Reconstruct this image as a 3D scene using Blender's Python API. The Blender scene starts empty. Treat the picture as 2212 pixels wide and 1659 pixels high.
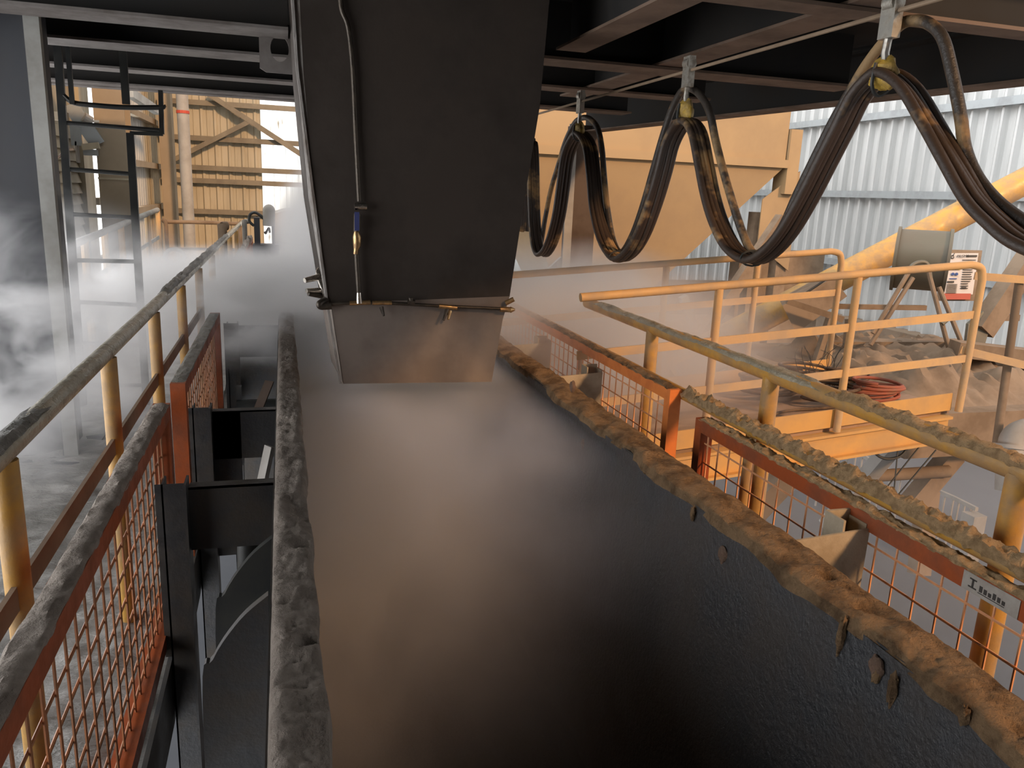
import bpy, math, random
from mathutils import Vector, Matrix, noise
random.seed(7)
S = bpy.context.scene
COL = S.collection

# ------------------------------------------------------------------ camera
# the eye stands at the origin, 1.7 m above the walkway (floor at z = -1.7);
# +Y runs along the trough, X to the right
F = 1700.0
def _basis():
    Y = Vector((610 - 1106, -(400 - 829.5), -F)).normalized()
    h = Vector((1, -.043, 0))
    Z = h.cross(Y).normalized()
    if Z.y < 0: Z = -Z
    X = Y.cross(Z)
    return Matrix((X, Y, Z))
M = _basis()
cd = bpy.data.cameras.new('camera'); cam = bpy.data.objects.new('camera', cd); COL.objects.link(cam)
cd.sensor_width = 36; cd.lens = F / 2212 * 36; cd.clip_start = .02; cd.clip_end = 200
cam.matrix_world = M.to_4x4()
S.camera = cam
def ray(px, py): return M @ Vector((px - 1106, -(py - 829.5), -F))
def on(px, py, **k):
    d = ray(px, py); (a, v), = k.items(); return d * (v / d['xyz'.index(a)])
def dp(px, py, depth): return ray(px, py) / F * depth

# ------------------------------------------------------------------ world, sun, exposure
W = bpy.data.worlds.new('overcast_daylight'); S.world = W; W.use_nodes = True
wn = W.node_tree.nodes; wl = W.node_tree.links
bg = wn['Background']; bg.inputs[0].default_value = (.98, .98, 1.0, 1)
_tc = wn.new('ShaderNodeTexCoord'); _sx = wn.new('ShaderNodeSeparateXYZ'); _mr = wn.new('ShaderNodeMapRange')   # sky is brightest over the open left side
wl.new(_tc.outputs['Generated'], _sx.inputs[0]); wl.new(_sx.outputs[0], _mr.inputs[0])
_mr.interpolation_type = 'SMOOTHSTEP'
_mr.inputs[1].default_value = .2; _mr.inputs[2].default_value = -.9; _mr.inputs[3].default_value = 1.0; _mr.inputs[4].default_value = 5.0
wl.new(_mr.outputs[0], bg.inputs[1])
sd = bpy.data.lights.new('low_evening_sun', 'SUN'); sd.energy = 3.4; sd.color = (1.0, .60, .32); sd.angle = .09
sun = bpy.data.objects.new('low_evening_sun', sd); COL.objects.link(sun)
sun.location = (5, -10, 6)
sun.rotation_euler = Vector((.35, -.80, .45)).to_track_quat('Z', 'Y').to_euler()
S.view_settings.view_transform = 'Standard'; S.view_settings.look = 'None'
S.view_settings.gamma = 1; S.view_settings.exposure = -0.08
S.view_settings.use_curve_mapping = False
try:
    cy = S.cycles
    cy.max_bounces = 10; cy.diffuse_bounces = 3; cy.glossy_bounces = 2; cy.transmission_bounces = 3
    cy.volume_bounces = 10; cy.transparent_max_bounces = 12
    cy.volume_step_rate = 1.0; cy.volume_max_steps = 96
    cy.use_denoising = True; cy.sample_clamp_indirect = 4; cy.caustics_reflective = False; cy.caustics_refractive = False
except Exception: pass

# ------------------------------------------------------------------ materials
def mat(name, base, rough=.6, metal=0., dirt=None, dscale=3., damt=.5, bump=0., bscale=40., spec=.5, dlo=.42, dhi=.62, stretch=None, speck=0, detail=5):
    m = bpy.data.materials.new(name); m.use_nodes = True
    n = m.node_tree.nodes; l = m.node_tree.links; b = n['Principled BSDF']
    b.inputs['Base Color'].default_value = (*base, 1); b.inputs['Roughness'].default_value = rough
    b.inputs['Metallic'].default_value = metal; b.inputs['Specular IOR Level'].default_value = spec
    tc = n.new('ShaderNodeNewGeometry')
    vec = tc.outputs['Position']
    if stretch:
        mp = n.new('ShaderNodeMapping'); mp.inputs['Scale'].default_value = stretch; l.new(vec, mp.inputs['Vector']); vec = mp.outputs[0]
    if dirt:
        t = n.new('ShaderNodeTexNoise'); t.inputs['Scale'].default_value = dscale; t.inputs['Detail'].default_value = detail; t.inputs['Roughness'].default_value = .62
        l.new(vec, t.inputs['Vector'])
        r = n.new('ShaderNodeMapRange'); r.inputs[1].default_value = dlo; r.inputs[2].default_value = dhi; r.inputs[4].default_value = damt
        l.new(t.outputs['Fac'], r.inputs[0])
        x = n.new('ShaderNodeMix'); x.data_type = 'RGBA'; x.inputs[6].default_value = (*base, 1); x.inputs[7].default_value = (*dirt, 1)
        l.new(r.outputs[0], x.inputs[0]); l.new(x.outputs[2], b.inputs['Base Color'])
        r2 = n.new('ShaderNodeMapRange'); r2.inputs[1].default_value = 0; r2.inputs[2].default_value = 1; r2.inputs[3].default_value = rough; r2.inputs[4].default_value = min(1, rough + .35)
        l.new(r.outputs[0], r2.inputs[0]); l.new(r2.outputs[0], b.inputs['Roughness'])
    if bump:
        t2 = n.new('ShaderNodeTexNoise'); t2.inputs['Scale'].default_value = bscale; t2.inputs['Detail'].default_value = 6; t2.inputs['Roughness'].default_value = .65
        l.new(vec, t2.inputs['Vector'])
        bp = n.new('ShaderNodeBump'); bp.inputs['Strength'].default_value = bump; bp.inputs['Distance'].default_value = .02
        l.new(t2.outputs['Fac'], bp.inputs['Height']); l.new(bp.outputs[0], b.inputs['Normal'])
    return m
m_dark = mat('dark_painted_steel', (.035, .036, .038), .5, .1, (.075, .058, .04), 5, .6, .15, 30)
m_deck = mat('shade_dark_steel', (.012, .011, .010), .8, 0, (.03, .025, .02), 2, .6)  # near-black tone puts shade into the beam webs; deck plate uses it too
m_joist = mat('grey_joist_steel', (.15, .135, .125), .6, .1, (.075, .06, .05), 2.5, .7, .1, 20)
m_warmjoist = mat('brown_joist_steel', (.15, .10, .07), .7, 0, (.085, .055, .035), 2.5, .7, .1, 20)
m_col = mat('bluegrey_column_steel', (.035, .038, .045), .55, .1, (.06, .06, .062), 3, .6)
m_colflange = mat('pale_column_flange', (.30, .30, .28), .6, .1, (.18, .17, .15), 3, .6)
m_yel = mat('yellow_handrail_paint', (.52, .28, .055), .35, 0, (.30, .20, .11), 6, .75, .15, 25, dlo=.40, dhi=.6)
m_yeldust = mat('dusty_yellow_paint', (.62, .38, .16), .6, 0, (.45, .32, .20), 4, .8, .1, 25)
m_wetpipe = mat('wet_greyed_pipe', (.42, .38, .28), .12, .3, (.22, .18, .11), 9, .6, .5, 45)
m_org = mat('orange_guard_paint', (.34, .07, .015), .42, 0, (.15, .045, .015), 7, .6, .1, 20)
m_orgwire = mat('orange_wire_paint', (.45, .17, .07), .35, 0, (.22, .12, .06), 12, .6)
m_wirebright = mat('sunlit_orange_wire', (.95, .46, .22), .4, 0, (.75, .34, .16), 12, .6)  # lit copy of the guard wire, sunlight put into the colour
m_orgbright = mat('sunlit_orange_paint', (.74, .22, .05), .42, 0, (.55, .14, .03), 7, .6, .1, 20)  # brighter copy of the guard orange, full sun painted in
m_mud = mat('brown_dried_mud', (.30, .19, .10), .85, 0, (.085, .05, .025), 11, .8, 1.0, 70, .3)
m_mudgrey = mat('grey_dried_mud', (.36, .31, .265), .85, 0, (.22, .185, .155), 16, .6, .9, 70, .3)
m_mudwet = mat('wet_dark_mud', (.10, .095, .075), .3, 0, (.17, .15, .12), 16, .6, .8, 70, .6)
m_mudyel = mat('sandy_crust', (.52, .35, .185), .9, 0, (.26, .165, .08), 35, .7, .8, 120, .3)
m_floor = mat('wet_slurry_floor', (.17, .165, .15), .30, 0, (.30, .29, .27), 3.5, .8, .8, 9, .6, stretch=(1.0, 2.6, 1))
m_lowfloor = mat('hazy_concrete', (.075, .08, .09), .9, 0, (.06, .065, .075), .6, .8)
m_liner = mat('wet_black_liner', (.020, .022, .026), .30, 0, (.045, .035, .028), 3, .7, .45, 60, .6)
m_chute = mat('stained_chute_steel', (.040, .030, .023), .6, .0, (.026, .019, .014), 1.6, .8, .08, 14, .4)
m_chutelow = mat('buff_chute_lip_steel', (.20, .165, .14), .6, .1, (.15, .12, .10), 2.2, .8, .06, 20, .4)
m_chuteside = mat('scaled_chute_edge', (.30, .28, .26), .6, .1, (.14, .11, .09), 18, .9, .6, 40, .4, stretch=(1, 1, .2))
m_buff = mat('buff_bracket_steel', (.42, .35, .25), .6, 0, (.30, .24, .16), 7, .8, .25, 16)
m_hop = mat('buff_hopper_plate', (.34, .225, .11), .65, 0, (.28, .19, .105), .8, .8, .03, 4)
m_hopdark = mat('brown_column_paint', (.07, .042, .025), .6, 0, (.05, .03, .018), 2, .7)
m_clad = mat('buff_wall_sheeting', (.42, .37, .27), .6, 0, (.32, .28, .20), 1.2, .7, stretch=(3, 3, .4))
m_cladcol = mat('buff_column_paint', (.30, .24, .165), .7, 0, (.25, .20, .14), 1.5, .7)
m_sheet = mat('galvanised_sheeting', (.52, .53, .52), .5, .0, (.40, .41, .40), 1.4, .7, stretch=(3, 3, .3))
m_girt = mat('galvanised_girt', (.34, .37, .38), .5, .3, (.26, .27, .27), 3, .6)
m_girtbrown = mat('dusty_girt', (.20, .17, .12), .7, 0, (.14, .12, .09), 3, .6)
m_black = mat('black_ladder_paint', (.022, .024, .024), .45, 0, (.05, .05, .04), 8, .5)
m_cable = mat('black_rubber_cable', (.035, .028, .022), .42, 0, (.30, .19, .085), 3.4, .9, .3, 60, dlo=.52, dhi=.60)
m_cablefat = mat('dusty_flat_cable', (.042, .028, .020), .48, 0, (.34, .21, .09), 2.6, .9, .2, 60, dlo=.55, dhi=.62)
m_galv = mat('zinc_clamp', (.45, .43, .38), .35, .7, (.20, .17, .13), 25, .8)
m_saddle = mat('yellow_saddle_plastic', (.42, .27, .04), .5, 0, (.18, .12, .05), 20, .8, .3, 60)
m_pipe = mat('blackened_pipe', (.055, .045, .035), .28, .6, (.10, .08, .06), 20, .6, .2, 60)
m_brass = mat('worn_brass', (.55, .36, .17), .28, .9, (.20, .13, .08), 30, .7)
m_chrome = mat('bright_fitting', (.62, .58, .52), .2, 1.0, (.25, .2, .15), 30, .6)
m_blue = mat('blue_valve_lever', (.04, .05, .16), .5)
m_drum = mat('grey_green_drum', (.13, .12, .085), .5, .1, (.15, .13, .10), 2, .7)
m_steelbrown = mat('brown_dusty_steel', (.24, .17, .11), .75, 0, (.16, .11, .07), 3, .8)
m_duct = mat('pale_grey_duct', (.34, .32, .29), .6, 0, (.26, .24, .21), 3, .7)
m_hose = mat('old_hose', (.075, .045, .028), .7, 0, (.20, .14, .09), 10, .7)
m_hosered = mat('faded_red_hose', (.34, .09, .05), .7, 0, (.25, .15, .10), 8, .6)
m_platefloor = mat('dusty_deck_plate', (.36, .25, .18), .85, 0, (.22, .15, .10), 2.2, .8, .3, 12, stretch=(1, 2.2, 1))
m_kick = mat('amber_toe_board', (.62, .34, .10), .6, 0, (.45, .28, .13), 2.5, .7)
m_sack = mat('pale_sack_cloth', (.62, .62, .58), .7, 0, (.42, .42, .40), 5, .5, .5, 12)
m_paper = mat('printed_paper', (.55, .50, .46), .7); m_ink = mat('black_print', (.04, .035, .03), .7)
m_red = mat('red_print', (.40, .08, .05), .7); m_yprint = mat('yellow_print', (.50, .38, .04), .7); m_blueprint = mat('blue_print', (.06, .10, .25), .7)
m_redband = mat('red_pipe_tape', (.45, .06, .03), .6)
m_rock = mat('brown_clod', (.12, .075, .05), .8, 0, (.2, .12, .08), 20, .6, .6, 60)
m_sticker = mat('worn_white_sticker', (.38, .35, .31), .6, 0, (.28, .24, .20), 20, .6)

def translucent(name, colr, tr=.7):
    m = bpy.data.materials.new(name); m.use_nodes = True
    n = m.node_tree.nodes; l = m.node_tree.links
    out = n['Material Output']; n.remove(n['Principled BSDF'])
    d = n.new('ShaderNodeBsdfDiffuse'); t = n.new('ShaderNodeBsdfTranslucent'); x = n.new('ShaderNodeMixShader')
    tx = n.new('ShaderNodeTexNoise'); tx.inputs['Scale'].default_value = 2.5; tx.inputs['Detail'].default_value = 5
    g = n.new('ShaderNodeNewGeometry'); mp = n.new('ShaderNodeMapping'); mp.inputs['Scale'].default_value = (2.5, 2.5, .5)
    l.new(g.outputs['Position'], mp.inputs[0]); l.new(mp.outputs[0], tx.inputs['Vector'])
    r = n.new('ShaderNodeMapRange'); r.inputs[1].default_value = .64; r.inputs[2].default_value = .70
    l.new(tx.outputs['Fac'], r.inputs[0])
    c = n.new('ShaderNodeMix'); c.data_type = 'RGBA'; c.inputs[6].default_value = (*colr, 1); c.inputs[7].default_value = (.35, .30, .22, 1)
    l.new(r.outputs[0], c.inputs[0]); l.new(c.outputs[2], d.inputs[0]); l.new(c.outputs[2], t.inputs[0])
    x.inputs[0].default_value = tr; l.new(d.outputs[0], x.inputs[1]); l.new(t.outputs[0], x.inputs[2]); l.new(x.outputs[0], out.inputs[0])
    return m
m_trans = translucent('translucent_roof_sheet', (.97, .98, .95))

# ------------------------------------------------------------------ mesh helpers
class MB:
    def __init__(s): s.v = []; s.f = []
    def add(s, vs, fs):
        o = len(s.v); s.v += [tuple(v) for v in vs]; s.f += [tuple(i + o for i in f) for f in fs]; return s
    def box(s, a, b):
        x0, x1 = sorted((a[0], b[0])); y0, y1 = sorted((a[1], b[1])); z0, z1 = sorted((a[2], b[2]))
        return s.add([(x0,y0,z0),(x1,y0,z0),(x1,y1,z0),(x0,y1,z0),(x0,y0,z1),(x1,y0,z1),(x1,y1,z1),(x0,y1,z1)],
                     [(0,3,2,1),(4,5,6,7),(0,1,5,4),(1,2,6,5),(2,3,7,6),(3,0,4,7)])
    def bar(s, p, q, w, h, up=(0, 0, 1)):
        p = Vector(p); q = Vector(q); d = (q - p).normalized(); u = Vector(up)
        if abs(d.dot(u)) > .97: u = Vector((0, 1, 0))
        r = d.cross(u).normalized(); u = r.cross(d).normalized()
        vs = [c + r * (i * w / 2) + u * (j * h / 2) for c in (p, q) for i, j in ((-1,-1),(1,-1),(1,1),(-1,1))]
        return s.add(vs, [(3,2,1,0),(4,5,6,7),(0,1,5,4),(1,2,6,5),(2,3,7,6),(3,0,4,7)])
    def ibeam(s, p, q, w, h, t=.014, up=(0, 0, 1)):
        p = Vector(p); q = Vector(q); d = (q - p).normalized(); u = Vector(up)
        if abs(d.dot(u)) > .97: u = Vector((0, 1, 0))
        r = d.cross(u).normalized(); u = r.cross(d).normalized()
        s.bar(p + u * (h / 2 - t / 2), q + u * (h / 2 - t / 2), w, t, u); s.bar(p - u * (h / 2 - t / 2), q - u * (h / 2 - t / 2), w, t, u)
        return s.bar(p, q, t, h - 2 * t, u)
    def tube(s, pts, r, n=10, caps=True, wob=0):
        P = [Vector(p) for p in pts]; k = len(P); rr = r if isinstance(r, (list, tuple)) else [r] * k
        t0 = (P[1] - P[0]).normalized(); u = t0.orthogonal().normalized(); rings = []
        for i in range(k):
            t = (P[min(i + 1, k - 1)] - P[max(i - 1, 0)]).normalized()
            u = (u - t * u.dot(t)).normalized(); w = t.cross(u)
            rings.append([P[i] + (u * math.cos(a) + w * math.sin(a)) * (rr[i] * (1 + (wob * noise.noise(P[i] * 9 + Vector((j, 0, 0))) if wob else 0))) for j in range(n) for a in (2 * math.pi * j / n,)])
        vs = [v for g in rings for v in g]; fs = []
        for i in range(k - 1):
            for j in range(n):
                fs.append((i * n + j, i * n + (j + 1) % n, (i + 1) * n + (j + 1) % n, (i + 1) * n + j))
        if caps: fs += [tuple(range(n - 1, -1, -1)), tuple((k - 1) * n + j for j in range(n))]
        return s.add(vs, fs)
    def prism(s, poly, off):
        o = Vector(off); n = len(poly); vs = [Vector(p) for p in poly] + [Vector(p) + o for p in poly]
        return s.add(vs, [tuple(range(n - 1, -1, -1)), tuple(range(n, 2 * n))] + [(i, (i + 1) % n, n + (i + 1) % n, n + i) for i in range(n)])
    def blob(s, c, r, seed=0, amt=.25, n=10, fr=1.5):
        vs = []; fs = []; c = Vector(c); m2 = n * 2
        for i in range(n + 1):
            th = math.pi * i / n
            for j in range(m2):
                ph = 2 * math.pi * j / m2; d = Vector((math.sin(th) * math.cos(ph), math.sin(th) * math.sin(ph), math.cos(th)))
                k = 1 + amt * noise.noise(d * fr + Vector((seed * 3.1, seed, 0)))
                vs.append(c + Vector((d.x * r[0], d.y * r[1], d.z * r[2])) * k)
        for i in range(n):
            for j in range(m2): fs.append((i * m2 + j, (i + 1) * m2 + j, (i + 1) * m2 + (j + 1) % m2, i * m2 + (j + 1) % m2))
        return s.add(vs, fs)
    def build(s, name, m, parent=None, smooth=False):
        me = bpy.data.meshes.new(name); off = Vector((0, 0, 0)); p = parent
        while p is not None: off += p.location; p = p.parent
        me.from_pydata([tuple(Vector(v) - off) for v in s.v], [], s.f); me.materials.append(m); me.update()
        if smooth:
            me.polygons.foreach_set('use_smooth', [True] * len(me.polygons))
            try: me.set_sharp_from_angle(angle=math.radians(40))
            except Exception: pass
        o = bpy.data.objects.new(name, me); COL.objects.link(o)
        if parent: o.parent = parent
        return o
def tag(o, label=None, cat=None, group=None, kind=None):
    for k, v in (('label', label), ('category', cat), ('group', group), ('kind', kind)):
        if v: o[k] = v
    return o
def thing(name, loc, label, cat, group=None):
    o = bpy.data.objects.new(name, None); o.empty_display_size = .1; COL.objects.link(o); o.location = Vector(loc)
    return tag(o, label, cat, group)
def copy_tree(o, loc, label=None, group=None):
    c = o.copy(); COL.objects.link(c); c.location = Vector(loc)
    if label: c['label'] = label
    if group: c['group'] = group
    def kids(a, b):
        for ch in [x for x in bpy.data.objects if x.parent == a]:
            d = ch.copy(); COL.objects.link(d); d.parent = b; kids(ch, d)
    kids(o, c); return c
def struct(name, mb, m, smooth=False): return tag(mb.build(name, m, None, smooth), kind='structure')
def bez(pts, n=8):
    P = [Vector(p) for p in pts]; out = []
    for i in range(len(P) - 1):
        a, b, c, d = P[max(i - 1, 0)], P[i], P[i + 1], P[min(i + 2, len(P) - 1)]
        for k in range(n):
            t = k / n
            out.append(.5 * ((2 * b) + (c - a) * t + (2 * a - 5 * b + 4 * c - d) * t * t + (3 * b - a - 3 * c + d) * t ** 3))
    out.append(P[-1]); return out
FL = -1.70          # walkway level

# ================================================================== SETTING
struct('floor', MB().box((-2.6, -6, FL - .2), (-.44, 18, FL)), m_floor)
struct('floor_edge', MB().box((-.44, -6, FL - .22), (-.425, 13.9, FL + .02)), m_dark)
# slurry lying on the walkway, uneven
b = MB(); nx, ny = 80, 420; x0, x1, y0, y1 = -2.38, -.5, .6, 15.5
for j in range(ny + 1):
    for i in range(nx + 1):
        x = x0 + (x1 - x0) * i / nx; y = y0 + (y1 - y0) * (j / ny) ** 1.3
        q = Vector((x * 1.5, y * 3.0, 0)); h = .034 * noise.fractal(q * 1.3, .8, 2.0, 5) + .035 + .018 * noise.noise(Vector((x * 9, y * 16, 3)))
        b.v.append((x, y, FL + max(.002, h)))
b.f += [(j * (nx + 1) + i, j * (nx + 1) + i + 1, (j + 1) * (nx + 1) + i + 1, (j + 1) * (nx + 1) + i) for j in range(ny) for i in range(nx)]
tag(b.build('floor_slurry', m_floor, None, True), 'rippled grey wet slurry covering the walkway floor left of the trough', 'mud', kind='stuff')
struct('lower_floor', MB().box((-1, -6, -4.7), (14, 24, -4.5)), m_lowfloor)
# platform overhead: deck plate and joists
struct('ceiling', MB().box((-3.2, 1.0, 1.15), (2.6, 9.6, 1.19)).prism([(2.6, 2.7, 1.15), (4.62, 2.7, 1.15), (4.55, 4.1, 1.15), (3.55, 9.6, 1.15), (2.6, 9.6, 1.15)], (0, 0, .04)).box((-3.25, -8, 1.15), (2.2, 1.0, 1.19)), m_deck)  # unseen near deck, over and behind the eye, added to block sun

def corr(axis, c, a0, a1, z0, z1, pitch=.25, d=.045, seed=1):
    """trapezoidal profiled sheet; axis 'x': wall at x=c running along y"""
    b = MB(); pr = []; t = a0; rnd = random.Random(seed)
    while t < a1:
        p = pitch
        for u, e in ((0, 0), (.28, 0), (.38, d), (.52, d), (.62, 0), (.80, 0), (.83, .012), (.86, 0)): pr.append((t + u * p, e))
        t += p
    for (u, e) in pr:
        for z in (z0, z1): b.v.append((c - e, u, z) if axis == 'x' else (u, c - e, z))
    b.f += [(2 * i, 2 * i + 1, 2 * i + 3, 2 * i + 2) for i in range(len(pr) - 1)]
    return b
struct('wall_right', corr('x', 11.0, 7.0, 22.5, -2.2, 4.2, .30, .10), m_sheet)
struct('wall_far', corr('y', 18.0, -2.45, -.5, -3, 3.6, .26, .03), m_clad)
struct('window_1', corr('y', 18.02, -.5, 1.8, -1.9, 3.6, .25, .015), m_trans)
struct('window_4', corr('y', 18.02, 4.9, 6.3, -1.9, 3.6, .25, .015), m_trans)
struct('wall_far_right', corr('y', 18.0, 1.8, 4.9, -1.9, 3.6, .26, .03), m_cladcol)
struct('wall_far_corner', corr('y', 18.0, 6.3, 11.2, -1.9, 3.6, .26, .03), m_sheet)
struct('wall_far_plinth', MB().box((-2.5, 17.9, -4.6), (14, 18.1, -1.9)), m_steelbrown)
struct('wall_back', MB().box((-3.4, -8.2, -4.7), (14, -8, 2.9)), m_hopdark)  # unseen wall added to darken the foreground, low enough to pass the sun
struct('wall_left_near', MB().box((-3.4, -8, -4.7), (-3.25, -.5, 2.9)), m_hopdark)  # unseen, kept short to shield only the foreground from the left glow
LB = [-2.4 * ray(px, 350).y / ray(px, 350).x for px in (60, 118, 166, 186, 206, 268, 288, 312)]   # bay limits of the left wall, in metres along y
# left wall in bays
struct('wall_left', corr('x', -2.40, LB[6], LB[7], FL, 3, .22, .03), m_sheet)
struct('window_2', corr('x', -2.42, LB[5], LB[6], FL, 3, .2, .02), m_trans)
struct('wall_left_far', corr('x', -2.40, LB[7], 18.0, FL, 3, .24, .03), m_clad)
struct('window_3', corr('x', -2.40, LB[3], LB[4] + .4, FL, 3, .16, .02), m_trans)
b = MB()
for k in range(22):
    z = FL + k * .125
    if z < .45: b.prism([(-2.40, LB[0], z), (-2.36, LB[0], z), (-2.40, LB[0], z + .13)], (0, LB[2] - LB[0] - .01, 0))
b.box((-2.46, LB[0], FL), (-2.41, LB[2], 3))
struct('wall_left_louvre', b, m_clad)
struct('wall_left_pier', MB().box((-2.42, LB[2], FL), (-2.32, LB[3], 3)).box((-2.5, LB[4] + .4, FL), (-2.42, LB[5], 3)), m_clad)
b = MB()
for z in (1.74, .30, -1.05): b.bar((10.86, 7.2, z), (10.86, 22.3, z), .08, .13)
struct('trim_1', b, m_girt)
struct('trim_2', MB().box((10.6, 6.5, -2.6), (11.1, 22.5, -2.1)), m_steelbrown)
b = MB()
for z in (1.55, .86, .28, .02, -.60): b.bar((-2.35, 17.9, z), (9.3, 17.9, z), .07, .10)
struct('trim_3', b, m_girtbrown)
b = MB()
for z in (.45, -.35, -1.1, 1.3): b.box((-2.36, LB[3], z), (-2.28, LB[4] + .3, z + .09))
for z in (1.0, .2, -.55): b.box((-2.36, LB[5], z), (-2.26, 17.9, z + .1))
struct('trim_4', b, m_cladcol)

# ================================================================== overhead joists
def strip(y_near, y_far, x0, x1, z, m, label, h=.30, grp='joists under the platform'):
    w = y_far - y_near; c = (y_near + y_far) / 2
    t = thing('floor_joist', ((x0 + x1) / 2, c, z), label, 'beam', grp)
    MB().box((x0, y_near, z), (x1, y_far, z + .016)).build('flange', m, t)
    MB().box((x0, c - .008, z + .016), (x1, c + .008, 1.15)).build('web', m_deck, t); return t  # same steel as the flange, web colour darkened for shade
zj = .80
def yat(px, py): return on(px, py, z=zj).y
J = []
specs = [((300, 35), (300, 56), 'grey overhead joist nearest the camera, left of the chute'),
         ((300, 97), (300, 113), 'grey overhead joist second from the camera, left of the chute'),
         ((300, 152), (300, 160), 'grey overhead joist third from the camera, left of the chute'),
         ((300, 186), (300, 191), 'grey overhead edge joist above the ladder opening')]
for a, c, lab in specs:
    yn, yf = yat(*a), yat(*c); J.append((yn, yf))
    strip(yn, yf, -3.2, .05 if lab.startswith('grey overhead joist nearest') else .3, zj, m_joist, lab)
for a, c, x0, x1, lab in [((1300, 137), (1300, 153), 1.25, 3.75, 'brown overhead joist crossing nearest behind the right chute edge'),
                  ((1300, 197), (1300, 206), 1.25, 3.3, 'brown overhead joist crossing behind the cable hangers'),
                  ((1300, 240), (1300, 246), 1.25, 3.2, 'brown overhead joist crossing farthest, right of the chute'),
                  ((1900, 28), (1900, 50), 1.3, 4.55, 'brown overhead joist at the top right corner, above the first hanger')]:
    strip(yat(*a), yat(*c), x0, x1, zj, m_warmjoist, lab)
def girder(name, p, q, w, h, label):
    p = Vector(p); q = Vector(q); t = thing(name, (p + q) / 2, label, 'beam')
    u = Vector((0, 0, h / 2 - .007))
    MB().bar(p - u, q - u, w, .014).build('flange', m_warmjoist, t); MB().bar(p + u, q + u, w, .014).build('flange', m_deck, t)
    MB().bar(p, q, .014, h - .028).build('web', m_deck, t); return t  # web and top flange take the dark shade colour
girder('floor_girder', (2.35, 2.75, .98), (2.35, 6.6, .98), .20, .32, 'brown overhead girder running along the cable rope towards the right')
girder('floor_girder', (1.62, 2.2, .98), (1.62, 4.6, .98), .18, .32, 'short brown overhead girder beside the top right edge of the chute')
e0 = on(1252, 282, z=.80); e1 = on(2260, 170, z=.80)
girder('edge_beam', e0 + Vector((.08, 0, .15)), e1 + Vector((.10, -1.0, .15)), .20, .34, 'long brown edge beam closing the platform on the right, above the hopper')
# rear edge beam left (deep fascia above the opening)
yE = J[3][1]
tag(MB().box((-3.2, yE, .80), (.4, yE + .02, 1.15)).box((-3.2, yE, .79), (.4, yE + .16, .80)).build('fascia_beam', m_joist), 'deep dark fascia beam over the opening where the ladder stands', 'beam')
# bracket plate with a hole beside chute
b = MB(); y = J[0][1] - .012
a0 = on(575, 70, y=y); a1 = on(640, 145, y=y); cc = on(604, 105, y=y)
n = 24; ring = [Vector((cc.x + .05 * math.cos(2 * math.pi * i / n), y, cc.z + .07 * math.sin(2 * math.pi * i / n))) for i in range(n)]
sq = []
for i in range(n):
    a = 2 * math.pi * i / n; dx, dz = math.cos(a), math.sin(a); k = 1 / max(abs(dx) / .11, abs(dz) / .13); sq.append(Vector((cc.x + dx * k, y, cc.z + dz * k)))
for o in (0, .02):
    b.v += [tuple(v + Vector((0, o, 0))) for v in ring + sq]
for i in range(n):
    j = (i + 1) % n; b.f += [(i, j, n + j, n + i), (2 * n + i, 3 * n + i, 3 * n + j, 2 * n + j), (i, 2 * n + i, 2 * n + j, j), (n + i, n + j, 3 * n + j, 3 * n + i)]
tag(b.build('lug_plate', m_joist), 'square steel lug plate with a round hole beside the chute top', 'bracket')
# junction box under deck top left
b = MB(); p = dp(470, 2, 4.2); b.box(p + Vector((-.06, 0, -.02)), p + Vector((.07, .1, .12))); b.tube([p + Vector((.01, .05, -.02)), p + Vector((.01, .05, -.06))], .015)
tag(b.build('junction_box', m_joist), 'small pale box hanging under the deck at the top left', 'box')

# ================================================================== near left column and ladder
t = thing('steel_column', (-1.9, 5.3, FL), 'large blue-grey steel column at the left edge of the photo', 'column')
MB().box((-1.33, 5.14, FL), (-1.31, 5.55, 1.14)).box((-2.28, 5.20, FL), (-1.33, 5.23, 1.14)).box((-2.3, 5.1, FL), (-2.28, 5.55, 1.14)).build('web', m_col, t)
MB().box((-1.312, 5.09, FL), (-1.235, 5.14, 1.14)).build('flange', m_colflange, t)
MB().bar((-2.25, 5.10, -.2), (-1.66, 5.12, .85), .12, .10).build('knee_brace', m_col, t)
MB().box((-2.4, 5.0, FL), (-1.18, 5.65, FL + .03)).build('base_plate', m_col, t)

t = thing('wall_ladder', (-1.4, 6.3, FL), 'black steel ladder with cage hoop standing behind the left handrail', 'ladder')
YL = 6.3
def L(px, py): return on(px, py, y=YL)
a, c = L(130, 150), L(182, 905); MB().bar((a.x, YL, 1.1), (c.x, YL, FL + .02), .05, .03, (0, 1, 0)).build('stile', m_black, t)
a, c, e = L(281, 287), L(318, 893), 0
MB().bar((a.x, YL, a.z), (c.x, YL, FL + .02), .05, .03, (0, 1, 0)).build('stile', m_black, t)
for (xa, ya), (xb, yb) in (((137, 265), (350, 282)), ((143, 365), (285, 376)), ((151, 463), (290, 470)), ((156, 562), (293, 565)), ((163, 652), (300, 659)), ((168, 741), (303, 746)), ((174, 832), (310, 832))):
    p, q = L(xa, ya), L(xb, yb); MB().tube([p, q], .015, 8).build('rung', m_black, t, True)
hoop = bez([L(137, 206), L(160, 222), L(210, 228), L(270, 232), L(345, 232), L(352, 228)]); MB().tube(hoop, .018, 6).build('cage_hoop', m_black, t)
for x in (158, 274):
    p = L(x, 226); MB().bar((p.x, YL - .02, 1.1), (p.x, YL - .02, p.z), .05 if x > 200 else .03, .02, (0, 1, 0)).build('cage_bar', m_black, t)
MB().bar(L(347, 195), L(350, 290), .03, .03, (0, 1, 0)).build('cage_bar', m_black, t)
MB().bar(L(281, 287), L(352, 290), .025, .025, (0, 1, 0)).build('cage_bar', m_black, t)

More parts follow.
